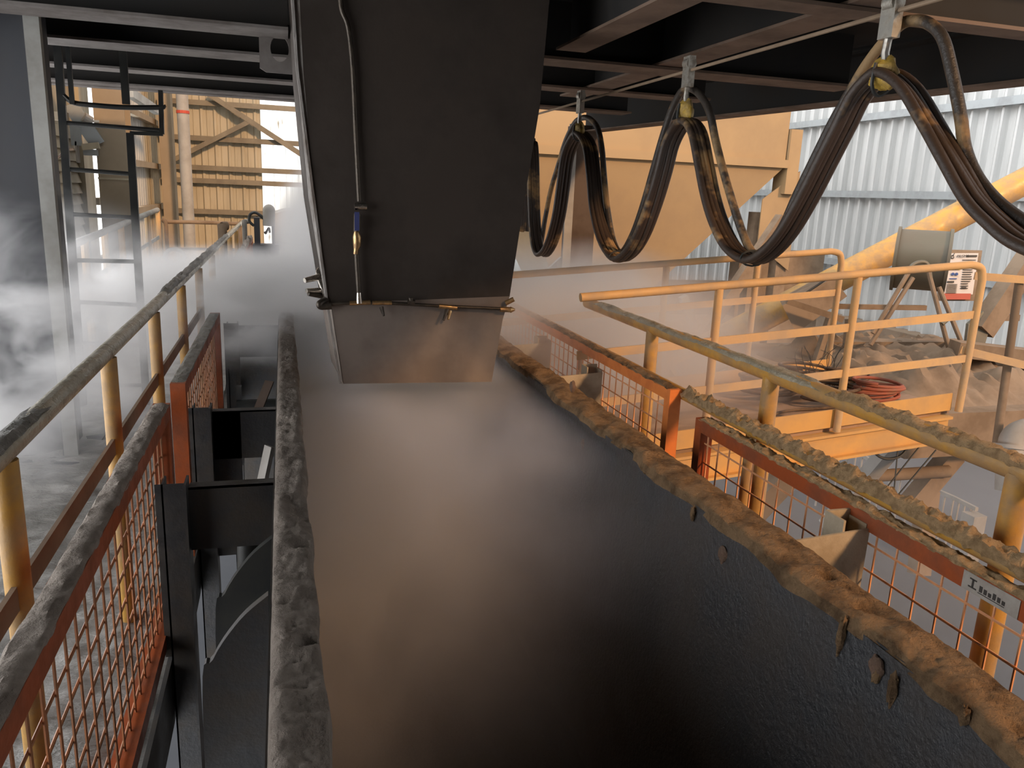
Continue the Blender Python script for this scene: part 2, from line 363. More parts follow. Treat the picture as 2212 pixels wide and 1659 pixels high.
# ================================================================== background left
def col_box(name, x0, x1, y, z0, z1, m, label, d=.35):
    return tag(MB().box((x0, y, z0), (x1, y + d, z1)).build(name, m), label, 'column')
a, c = on(206, 300, y=10.6), on(272, 300, y=10.6)
t = thing('steel_column', ((a.x + c.x) / 2, 10.6, FL), 'wide buff painted column standing behind the ladder', 'column')
MB().box((a.x, 10.6, FL), (c.x, 10.62, 3)).box(((a.x + c.x) / 2 - .01, 10.62, FL), ((a.x + c.x) / 2 + .01, 11, 3)).box((a.x, 11, FL), (c.x, 11.02, 3)).build('web', m_cladcol, t)
MB().box((a.x - .005, 10.59, -.02), (c.x + .005, 10.60, .0)).build('splice_line', m_clad, t)
a, c = on(344, 300, y=16.5), on(372, 300, y=16.5)
col_box('steel_column', a.x, c.x, 16.5, FL, 3, m_cladcol, 'narrow buff column in the far left corner')
a = on(398, 300, y=16)
t = thing('vent_pipe', (a.x, 16, FL), 'tall grey vertical pipe with a red band before the far wall', 'pipe')
MB().tube([(a.x, 16, FL), (a.x, 16, 3)], .105, 14).build('pipe', m_duct, t, True)
zz = on(398, 243, y=16).z; MB().tube([(a.x, 16, zz - .02), (a.x, 16, zz + .03)], .115, 14).build('band', m_redband, t)
def brace(p, q, w, h, m, label, name='diagonal_brace', cat='brace', up=(0, 1, 0)): return tag(MB().bar(p, q, w, h, up).build(name, m), label, cat)
brace(on(450, 203, y=17.81), on(668, 345, y=17.81), .10, .10, m_girtbrown, 'diagonal wall brace falling from upper left to the chute edge')
brace(on(540, 262, y=17.81), on(372, 347, y=17.81), .09, .09, m_girtbrown, 'diagonal wall brace rising to the right behind the vertical pipe')
brace(on(280, 200, y=13), on(340, 240, y=15), .12, .1, m_girt, 'short pale brace between the buff columns', up=(1, 0, 0))
# truss / bracket clutter between column and ladder
brace(on(150, 225, y=10.5), on(212, 312, y=10.6), .16, .06, m_girt, 'grey gusset strut leaning against the wide buff column')
t = thing('wall_bracket', on(180, 325, y=10.5), 'dusty bracket arm with shelf on the left side of the buff column', 'bracket')
MB().bar(on(178, 318, y=10.5), on(214, 314, y=10.5), .06, .07, (0, 0, 1)).build('arm', m_clad, t)
MB().box(on(180, 335, y=10.5), on(212, 324, y=10.6)).build('shelf', m_girt, t)
t = thing('flood_lamp', on(190, 258, y=10.5), 'small dusty camera-like lamp on a pale arm by the column', 'lamp')
MB().tube([on(180, 252, y=10.5), on(196, 262, y=10.55)], .055, 12).build('housing', m_duct, t)
MB().bar(on(196, 262, y=10.55), on(214, 262, y=10.55), .03, .025, (0, 0, 1)).build('arm', m_sack, t)
tag(MB().box(on(152, 265, y=10.55), on(176, 315, y=10.5)).build('cable_duct', m_girt), 'dusty grey box duct beside the louvred wall', 'duct')
tag(MB().box(on(161, 305, y=10.5), on(174, 352, y=10.62)).build('junction_box', m_duct), 'small hanging grey box under the wall clutter', 'box')
for k, (P0, lab) in enumerate([([(113, 320), (125, 340), (140, 325), (160, 322)], 'thin brown cable sagging across the top of the louvred wall'), ([(118, 330), (122, 345), (121, 360), (128, 375)], 'frayed end of a cable hanging down the louvred wall')]):
    tag(MB().tube(bez([on(x, y, y=8.4) for x, y in P0]), .012, 6).build('loose_cable', m_hose), lab, 'cable')
tag(MB().box(on(108, 240, y=8.2), on(150, 262, y=8.3)).build('wall_rail', m_cladcol), 'buff horizontal rail high on the left wall', 'rail')

# ================================================================== handrails
def crusttop(b, x, z, y0, y1, w, h, seed=0, step=.02, spike=.6, fine=14):
    """crust lying on a bar running along y; cross-section dome with noise"""
    ny = int((y1 - y0) / step); n = 9
    o = len(b.v)
    for j in range(ny + 1):
        y = y0 + (y1 - y0) * j / ny
        e = min(1, min(j, ny - j) / 4)
        for i in range(n):
            u = i / (n - 1) * 2 - 1; a = u * math.pi / 2
            q = Vector((u * 2.0 + seed, y * fine, seed * 2.3))
            nn = noise.fractal(q, .8, 2.1, 4); k = 1 + spike * nn
            edge = abs(u) > .99; ek = .08
            b.v.append((x + w / 2 * math.sin(a) * (1 + .10 * nn), y, z + (0 if edge else h * math.cos(a) * max(.15, k) * e) - (h * .5 * max(0, nn) if edge else 0)))
    for j in range(ny):
        for i in range(n - 1):
            a = o + j * n + i; b.f.append((a, a + 1, a + n + 1, a + n))
    return b
YP = [.85, 1.9, 3.02, 4.08, 5.16, 6.24, 7.40, 8.6, 9.9, 11.3]
t = thing('handrail', (-.61, 6, FL), 'long wet pipe handrail on yellow posts, along the left of the trough', 'handrail')
MB().tube([(-.61, .3, -.6), (-.61, 13.0, -.58)], .029, 14).build('top_rail', m_wetpipe, t, True)
MB().bar((-.61, .3, -.945), (-.61, 13, -.945), .012, .06).build('knee_rail', m_steelbrown, t)
for y in YP: MB().tube([(-.61, y, FL), (-.61, y, -.62)], .028, 12).build('post', m_yel, t, True)
b = MB(); crusttop(b, -.61, -.578, 1.0, 2.2, .05, .012, 3); crusttop(b, -.61, -.575, 4.4, 9.5, .05, .025, 5, .04)
b.build('mud_crust', m_mudwet, t, True)
# far handrail of the walkway (rises gently)
t = thing('handrail', (-1.8, 10, FL), 'pale dusty handrail along the far side of the walkway, behind the ladder', 'handrail')
def zr(y): return -.60 + (y - 7.5) * .03
MB().tube([(-1.8, 7.3, zr(7.3)), (-1.8, 13, zr(13))], .035, 10).build('top_rail', m_colflange, t, True)
for k, dz in enumerate((.40, .72)): MB().bar((-1.8, 7.3, zr(7.3) - dz), (-1.8, 13, zr(13) - dz), .015, .05).build('middle_rail', m_colflange, t)
for y in (7.35, 8.3, 9.2, 10.1, 11.0, 12.0, 13.0): MB().tube([(-1.8, y, FL), (-1.8, y, zr(y))], .035, 8).build('post', m_yeldust, t, True)
t = thing('handrail', (-1.2, 13.6, FL), 'brownish end handrail closing the walkway before the far wall', 'handrail')
za = -.62
pp = [(-1.72, 13.2, za - 1.08), (-1.72, 13.2, za - .06), (-1.69, 13.25, za), (-.72, 13.3, za), (-.66, 13.3, za - .06), (-.66, 13.3, FL)]
MB().tube(bez(pp, 5), .03, 8).build('top_rail', m_steelbrown, t, True)
MB().tube([(-1.7, 13.2, za - .40), (-.66, 13.3, za - .40)], .022, 8).build('middle_rail', m_steelbrown, t, True)
# kerb machine / rounded post ends near the walkway end
for k, (px, py, y) in enumerate([(480, 490, 10.4), (528, 480, 12.2)]):
    p = on(px, py, y=y)
    tag(MB().tube(bez([(p.x, y, FL), (p.x, y, p.z - .08), (p.x, y + .02, p.z), (p.x + .05, y + .06, p.z + .01)], 5), .055 if k == 0 else .035, 10).build('bollard', m_steelbrown if k == 0 else m_duct, None, True), ['stubby brown rounded bollard by the far end of the handrail', 'grey bent pipe post at the far end of the handrail'][k], 'post')
# white sack behind handrail
b = MB(); p = on(420, 600, y=9.5)
b.blob((-1.15, 9.6, FL + .34), (.52, .4, .36), 3, .25, 14, 2.2)
tag(b.build('bulk_sack', m_sack, None, True), 'bulging white sack lying on the walkway in the steam', 'sack')
tag(MB().tube(bez([(-1.5 + .13 * math.cos(a), 12.2 + .02 * math.sin(a), -1.05 + .1 * math.sin(a)) for a in [k * math.pi / 4 for k in range(9)]], 4), .025, 8, False).build('ring_hook', m_duct, None, True), 'pale ring shaped hook seen between the far rails', 'hook')

# right side pipe rails
t = thing('handrail', (1.84, 3, FL), 'lower mud-crusted yellow pipe rail just outside the right mesh guards', 'handrail')
zR = -.90
MB().tube([(1.84, .7, zR), (1.84, 6.6, zR)], .028, 14).build('top_rail', m_yel, t, True)
for y in (.75, 2.72, 4.7, 6.5): MB().tube([(1.84, y, -2.0), (1.84, y, zR - .01)], .022, 10).build('post', m_yel, t, True)
b = MB(); crusttop(b, 1.84, zR + .004, .8, 3.3, .074, .036, 1, .008, .7, 24); b.build('mud_crust', m_mudyel, t, True)
t = thing('handrail', (2.03, 3, FL), 'upper yellow pipe handrail, thick and wet, nearest right of the trough', 'handrail')
MB().tube([(2.03, .9, -.71), (2.03, 5.12, -.71)], .036, 16).build('top_rail', m_yel, t, True)
for y in (1.66, 2.90, 4.08): MB().tube([(2.03, y, -2.0), (2.03, y, -.72)], .037 , 14).build('post', m_yel, t, True)
b = MB(); crusttop(b, 2.03, -.695, 1.0, 2.5, .070, .028, 8, .01, .6, 20); b.build('mud_crust', m_mudyel, t, True)
b = MB(); crusttop(b, 2.03, -.695, 2.5, 5.0, .066, .024, 12, .03, .4, 6); b.build('wet_film', m_wetpipe, t, True)

# ================================================================== mesh guards
def guard(x, y0, y1, zt, zb, label, grp, crust=None, w=.06, wire=None, paint=None):
    m_w = wire or m_orgwire; m_o = paint or m_org
    t = thing('mesh_guard', (x, (y0 + y1) / 2, FL), label, 'guard', grp)
    f = .055
    MB().box((x - .02, y0, zt - f), (x + .04, y1, zt)).build('top_bar', m_o, t)
    MB().box((x - .02, y0, zb), (x + .04, y1, zb + f)).build('bottom_bar', m_o, t)
    for y in (y0, y1 - f): MB().box((x - .02, y, zb + f), (x + .04, y + f, zt - f)).build('upright', m_o, t)
    b = MB(); y = y0 + f + .03
    while y < y1 - f:
        b.tube([(x + .01, y, zb + f), (x + .01, y, zt - f)], .0038, 6, False); y += .088
    z = zt - f - .05
    while z > zb + f:
        b.tube([(x + .004, y0 + f, z), (x + .004, y1 - f, z)], .0038, 6, False); z -= .088
    b.build('wire_mesh', m_w, t, True)
    if crust:
        b = MB(); crusttop(b, x + .01, zt - .001, y0 + .02, y1 - .02, w, crust[1], crust[2], crust[3], crust[4], crust[5]); b.build('mud_crust', crust[0], t, True)
    return t
guard(-.475, .45, 3.16, -.83, -1.62, 'nearest left orange mesh guard with grey mud along its top bar', 'orange mesh guards', crust=(m_mudgrey, .016, 2, .010, .45, 12))
guard(-.455, 3.47, 5.45, -.83, -1.62, 'second left orange mesh guard, wet top bar ending in the steam', 'orange mesh guards', crust=(m_mudwet, .012, 4, .02, .8, 7))
guard(-.50, 9.2, 13.0, -.80, -1.62, 'far left mesh guard beyond the steam band, mud covered', 'orange mesh guards', crust=(m_mudgrey, .05, 6, .04, .8, 3))
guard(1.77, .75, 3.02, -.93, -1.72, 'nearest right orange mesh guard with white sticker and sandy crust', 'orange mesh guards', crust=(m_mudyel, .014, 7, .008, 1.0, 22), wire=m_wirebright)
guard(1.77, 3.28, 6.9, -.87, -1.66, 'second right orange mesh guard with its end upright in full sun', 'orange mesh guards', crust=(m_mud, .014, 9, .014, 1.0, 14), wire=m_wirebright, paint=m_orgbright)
# sticker on near right guard, front face
gx = 1.749
s0 = on(2090, 1247, x=gx); 
t = thing('warning_sticker', (gx, 1.52, -.95), 'worn white sticker with black marks wrapped on the near right guard', 'sticker')
MB().box((gx - .0012, 1.36, -.984), (gx, 1.535, -.932)).build('paper', m_sticker, t)
b = MB()
b.box((gx - .0022, 1.498, -.968), (gx - .0014, 1.504, -.946)); b.box((gx - .0022, 1.490, -.948), (gx - .0014, 1.512, -.944)); b.box((gx - .0022, 1.488, -.971), (gx - .0014, 1.514, -.967))
for k in range(6): b.box((gx - .0022, 1.40 + k * .014, -.969), (gx - .0014, 1.409 + k * .014, -.958 + .003 * (k % 3)))
b.box((gx - .0022, 1.40, -.974), (gx - .0014, 1.482, -.972))
b.build('black_print', m_ink, t)

# ================================================================== trough
ZR = -1.0
t = thing('conveyor_trough', (.67, 5, FL), 'long dark steel trough filled with steam in the middle', 'trough')
MB().box((-.055, .2, ZR - .012), (.045, 15, ZR)).box((-.012, .2, -2.3), (.0, 15, ZR - .012)).build('left_wall', m_dark, t)
MB().box((1.34, .2, ZR - .012), (1.475, 9.5, ZR)).build('right_flange', m_dark, t)
b = MB(); ny = 160; nz = 16
for j in range(ny + 1):
    y = .2 + 9.3 * j / ny
    for i in range(nz + 1):
        z = ZR - .005 - 1.3 * i / nz; b.v.append((1.335 - .18 * (i / nz) + .006 * noise.noise(Vector((0, y * 2, z * 2))), y, z))
b.f += [(j * (nz + 1) + i, j * (nz + 1) + i + 1, (j + 1) * (nz + 1) + i + 1, (j + 1) * (nz + 1) + i) for j in range(ny) for i in range(nz)]
b.build('right_wall', m_liner, t, True)
MB().box((0, .2, -2.32), (1.35, 15, -2.28)).build('bottom_plate', m_liner, t)
MB().box((1.36, .2, -2.3), (1.38, 9.5, ZR - .012)).build('outer_skin', m_dark, t)
for (px, py) in ((1560, 1198), (1530, 1280), (1600, 1370), (1122, 880), (1100, 872), (1890, 1440), (1235, 835), (1260, 960)):
    p = on(px, py, x=1.32); b = MB(); b.blob((1.325, p.y, p.z), (.014, .022, .028), px, .35, 8)
    b.build('mud_clod', m_rock, t, True)

for k, (px, py, ln) in enumerate(((1822, 1372, .09), (1900, 1455, .03), (1935, 1490, .06), (1500, 1110, .03), (2085, 1545, .025), (1395, 1010, .03))):
    p = on(px, py, x=1.33); b = MB(); b.blob((1.328 - .10 * (ZR - p.z), p.y, p.z), (.010, .012, ln / 2 + .01), px, .5, 8, 2.5)
    b.build('mud_drip', m_mud, t, True)
def rimcrust(x0, x1, y0, y1, base, h, seed, ragged, holes=(), lean=0, step0=.010, over=.0, nx=22):
    b = MB(); ys = []; y = y0
    while y < y1: ys.append(y); y += step0 * max(1, y / 1.6)
    for y in ys:
        wob0 = 0 if not ragged[0] else ragged[0] * noise.fractal(Vector((y * 2.2, seed, 0)), .9, 2, 4)
        wob1 = ragged[1] * noise.fractal(Vector((y * 2.6, seed + 9, 0)), .9, 2, 5)
        for i in range(nx + 1):
            u = i / nx; x = x0 + wob0 + (x1 + wob1 - x0 - wob0) * u
            prof = max(0, 1 - abs(2 * u - 1) ** 4) ** .7
            q = Vector((x * 7, y * 7, seed))
            hh = h * (.55 + .55 * noise.fractal(q, .75, 2.1, 6) + .25 * noise.noise(Vector((x * 2, y * 1.2, seed))))
            hh += .012 * abs(noise.noise(Vector((x * 14, y * 22, seed + 4)))) 
            for (hx, hy, hr, hd) in holes:
                d2 = ((x - hx) / hr) ** 2 + ((y - hy) / hr) ** 2
                if d2 < 2.6: hh -= hd * math.exp(-d2 * 1.6)
            z = base + max(.001, hh * prof + lean * u * prof)
            if u > .999: z = base - over * (1 + .8 * noise.noise(Vector((y * 5, seed, 2))))
            if u < .001: z = base - .006
            b.v.append((x, y, z))
    n = nx + 1
    b.f += [(j * n + i, j * n + i + 1, (j + 1) * n + i + 1, (j + 1) * n + i) for j in range(len(ys) - 1) for i in range(nx)]
    return b
hl = [on(652, 1190, z=ZR), on(662, 1405, z=ZR)]
b = rimcrust(-.052, .060, .3, 14.5, ZR + .001, .042, 2.0, (0, .012), [(p.x, p.y, .022, .10) for p in hl], over=.03)
tag(b.build('rim_mud', m_mudgrey, None, True), 'grey-brown mud caked along the left rim of the trough', 'mud', kind='stuff')
hr_ = [on(1790, 1257, z=ZR), on(1865, 1325, z=ZR), on(2205, 1590, z=ZR)]
b = rimcrust(1.49, 1.325, .5, 9.4, ZR + .001, .034, 5.0, (.008, .03), [(p.x, p.y, .028, .04) for p in hr_], over=.02)
b.f = [tuple(reversed(f)) for f in b.f]
tag(b.build('rim_mud', m_mud, None, True), 'thick brown mud caked along the right rim of the trough', 'mud', kind='stuff')

tag(MB().box((-.42, 7.2, -4.5), (-.02, 7.3, -1.30)).build('added_trench_screen', m_dark), 'added dark screen across the trench left of the trough, inside the steam', 'plate')  # added to hide the sunlit far plinth and keep the trench dark
# brackets left: post + arm plate
def lbracket(y, label, full=False, w=.10):
    t = thing('support_bracket', (-.3, y, FL), label, 'bracket', 'dark steel brackets left of the trough')
    b = MB(); b.box((-.42, y, -4.5), (-.34, y + .006, -1.0)).box((-.346, y - .03, -4.5), (-.338, y + .07, -.995)).box((-.42, y, -4.5), (-.414, y + .09, -1.0)).box((-.44, y, FL + .05), (-.42, y + .006, -1.0))
    b.build('post', m_dark, t)
    if full: MB().box((-.34, y + .03, -1.75), (-.215, y + .04, -1.03)).build('side_plate', m_dark, t)
    MB().box((-.338, y + .03, -1.26), (-.056, y + .042, -1.03)).box((-.338, y + .03, -1.035), (-.056, y + .09, -1.03)).build('arm_plate', m_dark, t)
    return t
lbracket(2.72, 'nearest dark steel bracket post and arm left of the trough')
lbracket(3.70, 'second dark bracket with wide rust-streaked plate left of the trough', True)
lbracket(6.05, 'third dark bracket at the edge of the steam, arm open below')
lbracket(8.3, 'fourth dark bracket showing above the steam band')
lbracket(11.2, 'fifth dark bracket near the motor at the far trough end')
# brackets right
def rbracket(y, label, top=-.975):
    t = thing('support_bracket', (1.62, y, FL), label, 'bracket', 'buff steel brackets right of the trough')
    MB().prism([(1.46, y, top - .02), (1.755, y, top), (1.745, y, -1.7), (1.46, y, -1.7)], (0, .008, 0)).build('arm_plate', m_buff, t)
    MB().box((1.66, y + .009, -1.7), (1.668, y + .10, top + .03)).box((1.668, y + .09, -1.7), (1.755, y + .10, top + .03)).box((1.747, y + .009, -1.7), (1.755, y + .09, top + .012)).build('post', m_buff, t)
    return t
rbracket(1.90, 'nearest buff bracket plate against the right mesh guard')
rbracket(4.12, 'second buff bracket with upright post on the right rim')
rbracket(5.05, 'third buff bracket on the right rim close to the chute')
# machinery below left of trough
t = thing('drive_guard', (-.2, 2.6, FL), 'dark curved machine guard below the arms, left of the trough', 'guard')
b = MB(); prof = bez([(-.27, 2.2, -2.6), (-.265, 2.2, -1.5), (-.23, 2.2, -1.36), (-.15, 2.2, -1.24), (-.07, 2.2, -1.17)], 5)
poly = prof + [Vector((-.065, 2.2, -2.6))]; b.prism(poly, (0, .03, 0)); b.build('front_shell', m_dark, t)
MB().prism([p + Vector((.012, .34, .03)) for p in poly], (0, .03, 0)).build('rear_shell', m_black, t)
MB().tube([(-.16, 2.9, -1.7), (-.15, 2.95, -1.3), (-.09, 3.0, -1.12)], .05, 12).build('hose', m_black, t, True)
MB().bar((-.22, 3.3, -1.7), (-.08, 3.4, -1.1), .05, .02).build('strut', m_duct, t)
t = thing('return_roller', (-.2, 4.6, FL), 'dark roller frame with a pale flap under the second bracket', 'roller')
MB().tube([(-.3, 4.9, -1.35), (-.06, 4.9, -1.35)], .07, 16).build('roller', m_black, t, True)
MB().bar((-.25, 4.5, -1.45), (-.10, 4.7, -1.12), .06, .008).build('flap', m_hopdark, t)
MB().box((-.30, 4.9, FL), (-.27, 4.95, -1.2)).build('frame', m_dark, t)
# motor at far end
t = thing('belt_motor', (-.35, 12, FL), 'dark upright motor unit with curved pipe at the far trough end', 'motor')
YM = 12.0
MB().box(on(546, 528, y=YM), on(604, 566, y=YM + .3)).build('housing', m_col, t)
for x0, x1 in ((548, 563), (586, 594)): MB().box(on(x0, 470, y=YM), on(x1, 530, y=YM + .2)).build('cheek_plate', m_col, t)
p, q = on(581, 455, y=YM), on(581, 488, y=YM); MB().tube([p, q], .085, 16).blob(p, (.085, .085, .09), 1, 0, 8).build('drum', m_duct, t, True)
MB().tube(bez([on(x, y, y=YM) for x, y in ((549, 488), (539, 478), (540, 464), (550, 459), (562, 465), (570, 473))]), .02, 8).build('bent_pipe', m_black, t, True)
MB().tube(bez([on(x, y, y=YM) for x, y in ((572, 500), (574, 504), (577, 498), (581, 493), (583, 503))]), .016, 8).build('hook', m_black, t, True)
# hood behind the chute
b = MB(); P_ = [on(590, 462, y=13), on(615, 455, y=13), on(650, 453, y=13), on(690, 452, y=13)]
top = [Vector((p.x, 13, p.z)) for p in P_] + [Vector((1.6, 13, P_[-1].z))]
poly = top + [Vector((1.6, 13, -1.0)), Vector((top[0].x, 13, -1.0))]
b.prism(poly, (0, 1.5, 0)); tag(b.build('dust_hood', m_duct), 'pale grey dust hood rising over the trough behind the chute', 'hood')

# ================================================================== chute
YC = 4.0
def C(px, py): return on(px, py, y=YC)
lf = [C(640, -135), C(655, 150), C(680, 430), C(715, 655)]; rt = [C(1199, -135), C(1166, 230), C(1133, 430), C(1101, 640)]
lo_l, lo_r = C(742, 829), C(1062, 825)
t = thing('discharge_chute', (.67, YC, .8), 'big dark steel discharge chute hanging over the trough in the centre', 'chute')
D = .85
b = MB()
front = lf + rt[::-1]
back = []
n = len(front)
def bk(p, k):  # the back tapers inward towards the bottom
    return Vector((.67 + (p.x - .67) * 1.0, YC + D - k, p.z))
zt, zb = lf[0].z, lf[3].z
bks = [Vector((p.x - (0.035 if i < 4 else -.02), YC + D - .15 * (zt - p.z), p.z)) for i, p in enumerate(front)]
b.v += [tuple(p) for p in front] + [tuple(p) for p in bks]
b.f.append(tuple(range(n)))
for i in range(3): b.f.append((i, n + i, n + i + 1, i + 1))
for i in range(4, 7): b.f.append((i, n + i, n + i + 1, i + 1))
b.f.append(tuple(reversed(range(n, 2 * n))))
b.build('body', m_chute, t)
# lower skirt
b = MB(); l0, r0 = lf[3], rt[3]
r1 = C(1086, 690)
fr = [l0, C(722, 700), lo_l, lo_r, r1, r0]
bkp = [Vector((p.x - (.03 if i < 3 else -.02), YC + .60 - .1 * (l0.z - p.z), p.z)) for i, p in enumerate(fr)]
b.v += [tuple(p) for p in fr] + [tuple(p) for p in bkp]; m_ = len(fr)
b.f += [tuple(range(m_)), (0, m_, m_ + 1, 1), (1, m_ + 1, m_ + 2, 2), (3, m_ + 3, m_ + 4, 4), (4, m_ + 4, m_ + 5, 5), tuple(reversed(range(m_, 2 * m_)))]
b.build('outlet_skirt', m_chutelow, t)
# edge angle on left corner
b = MB()
L0, L1, L2 = C(623, -135), C(642, 150), C(706, 650)
for p, q in ((L0, L1), (L1, L2), (L2, C(736, 828))): b.bar(p + Vector((.0, .01, 0)), q + Vector((.0, .01, 0)), .012, .035, (0, 1, 0))
b.v = [(x, y, z) for x, y, z in b.v]
e = MB(); EL = [C(617, -135), C(641, 150), C(667, 430), C(704, 655)]
e.v = [tuple(p + Vector((0, .02, 0))) for p in EL] + [tuple(p + Vector((0, .003, 0))) for p in lf]; e.f = [(i, i + 1, 5 + i, 4 + i) for i in range(3)]
e.build('edge_scale', m_chuteside, t)
b.build('corner_angle', m_chuteside, t)

# spray water pipework on the chute
t = thing('spray_manifold', (.67, YC - .05, -.57), 'thin spray pipe with fittings and nozzles across the chute front', 'pipe')
def K(px, py, o=.035): return on(px, py, y=YC - o)
path = bez([K(694, 660), K(735, 656), K(775, 654), K(830, 654), K(885, 657), K(950, 661), K(1040, 665), K(1100, 668)], 4)
MB().tube(path, .0085, 10).build('bar', m_pipe, t, True)
MB().tube(bez([K(708, 632, -.1), K(706, 645, -.02), K(696, 652, .02), K(690, 657), K(694, 662), K(716, 661)], 5), .017, 12).build('elbow', m_pipe, t, True)
for a, c, r in (((755, 655), (800, 653), .0115), ((804, 654), (846, 654), .011), ((948, 661), (987, 665), .012)): MB().tube([K(*a), K(*c)], r, 10).build('sleeve', m_brass, t, True)
MB().tube([K(1080, 668), K(1101, 669), K(1103, 669), K(1112, 669)], [.014, .014, .017, .006], 12).build('end_cap', m_brass, t, True)
b = MB(); b.tube([K(887, 643), K(888, 656)], .012, 10); b.tube([K(880, 652), K(896, 653)], .013, 10)
b.build('tee', m_pipe, t, True)
for i, (a, c) in enumerate((((824, 664), (829, 682)), ((966, 668), (958, 692)), ((972, 672), (968, 690)))):
    MB().tube([K(*a), K(c[0], c[1], .06)], [.012, .006], 8).build('nozzle', m_pipe if i < 2 else m_brass, t, True)
MB().tube([K(1092, 655, .02), K(1110, 646, .03)], .013, 10).build('nozzle', m_brass, t, True)
for a, c, m_ in (((704, 640), (666, 634), m_pipe), ((702, 628), (662, 628), m_chrome), ((690, 598), (658, 606), m_chrome)):
    MB().tube([K(a[0], a[1], -.2), K(c[0], c[1], -.15)], [.017, .013], 10).build('nozzle', m_, t, True)
MB().tube(bez([K(706, 640, -.1), K(694, 612, -.25), K(688, 590, -.35), K(692, 582, -.4)], 5), .016, 10).build('side_pipe', m_chrome, t, True)
t = thing('water_hose', (.2, YC - .04, .8), 'dark water hose running down the chute to a blue-handled valve', 'hose')
MB().tube(bez([K(730, -130, .02), K(733, -40, .02), K(738, 20, .02), K(752, 60, .02), K(762, 150, .02), K(768, 280, .02), K(776, 435, .025)], 6), .012, 10).build('hose', m_pipe, t, True)
MB().tube([K(766, 446), K(792, 446)], .018, 10).build('clamp', m_chrome, t, True)
vb = MB().tube([K(772, 462), K(771, 500)], .018, 10).build('valve_body', m_pipe, t, True)
MB().bar(K(771, 458, .06), K(771, 498, .06), .022, .01, (0, 1, 0)).build('lever', m_blue, vb)
b = MB(); b.tube([K(770, 500), K(771, 512), K(771, 530), K(769, 540), K(768, 549)], [.013, .022, .019, .012, .012], 12); b.build('coupling', m_brass, t, True)
MB().tube([K(770, 549), K(775, 632)], .0125, 10).build('down_pipe', m_pipe, t, True)
MB().tube([K(775, 632), K(776, 655)], [.012, .017], 10).build('union', m_chrome, t, True)

# ================================================================== festoon cables
XF = 1.75
YS = [.45, 2.13, 3.38, 4.74, 5.95]
tag(MB().tube([(XF, -.5, .58), (XF, 7.5, .56)], .007, 8).build('wire_rope', m_steelbrown), 'thin taut wire rope carrying the looped cables under the platform', 'rope')
zb_ = [-.24, -.20, -.33, -.40]
hang_labels = {2.13: 'nearest cable hanger with yellow saddle, at the top right', 3.38: 'middle cable hanger with yellow saddle on the rope', 4.74: 'third cable hanger, small, above the brown column', 5.95: 'farthest cable hanger, right beside the chute edge'}
hroot = None
for y in YS[1:]:
    if hroot is None:
        t = hroot = thing('cable_hanger', (XF, y, .58), hang_labels[y], 'hanger', 'cable hangers on the rope')
        MB().box((XF - .015, y - .03, .50), (XF + .015, y + .03, .63)).build('trolley', m_galv, t)
        MB().tube([(XF, y - .022, .60), (XF, y + .022, .60)], .025, 12).build('wheel', m_galv, t, True)
        MB().tube([(XF, y, .5), (XF, y + .004, .46), (XF, y - .004, .43)], .012, 8).build('link', m_galv, t, True)
        b = MB(); b.blob((XF, y, .405), (.03, .045, .05), 2, .35, 8); b.blob((XF, y - .03, .39), (.024, .03, .035), 5, .3, 8); b.blob((XF, y + .03, .392), (.024, .028, .03), 7, .3, 8); b.build('saddle', m_saddle, t, True)
        MB().tube(bez([(XF - .03, y, .43), (XF - .035, y, .37), (XF, y + .01, .34), (XF + .035, y, .37), (XF + .03, y, .43)], 4), .006, 6).build('tie_wire', m_black, t, True)
    else: copy_tree(hroot, (XF, y, .58), hang_labels[y])
def loop(y0, y1, zt, zb, sh=0, n=28, p=1.0, half=1):
    out = []
    for i in range(n + 1):
        u = i / n; c = math.cos(2 * math.pi * u); c = math.copysign(abs(c) ** p, c)
        out.append(((y0 + (y1 - y0) * u), (zt + zb) / 2 + (zt - zb) / 2 * c))
    return out
fat = []
b1 = [MB() for _ in range(5)]; thin = MB(); thin2 = MB()
FATPX = [(2300, 560), (2212, 520), (2160, 480), (2110, 430), (2060, 350), (2010, 268), (1960, 192), (1915, 160), (1888, 168), (1850, 210), (1820, 270), (1780, 350), (1740, 430), (1700, 500), (1662, 545), (1625, 562), (1585, 537), (1555, 482), (1535, 420), (1520, 350), (1505, 285), (1485, 260), (1466, 270), (1445, 310), (1430, 370), (1410, 440), (1385, 510), (1360, 550), (1335, 558), (1308, 515), (1290, 450), (1282, 380), (1272, 318), (1253, 290), (1240, 300), (1225, 335), (1216, 400), (1206, 470), (1190, 528), (1172, 550), (1160, 520), (1154, 440), (1152, 360), (1148, 310), (1142, 330), (1136, 400), (1130, 500)]
pts = [(p.y, p.z) for p in (on(x, y, x=XF) for x, y in FATPX)]
pts = [(v.y, v.z) for v in bez([(0, y, z) for y, z in pts], 4)]
for k, off in enumerate((-.032, -.011, .011, .032)):
    b1[k].tube([(XF + off * (1 + .25 * math.sin(y * 5 + k)), y, z + .004 * math.sin(7 * y + k * 2)) for y, z in pts], .0155, 10, True)
t = thing('flat_cable', (XF, 3.4, .35), 'heavy bundle of brown-black cables hanging in deep loops', 'cable')
for k in range(4): b1[k].build('cable_core', m_cablefat, t, True)
t2 = thing('slack_cable', (XF + .07, 3.4, .45), 'thinner black cable looping above the heavy bundle from hanger to hanger', 'cable')
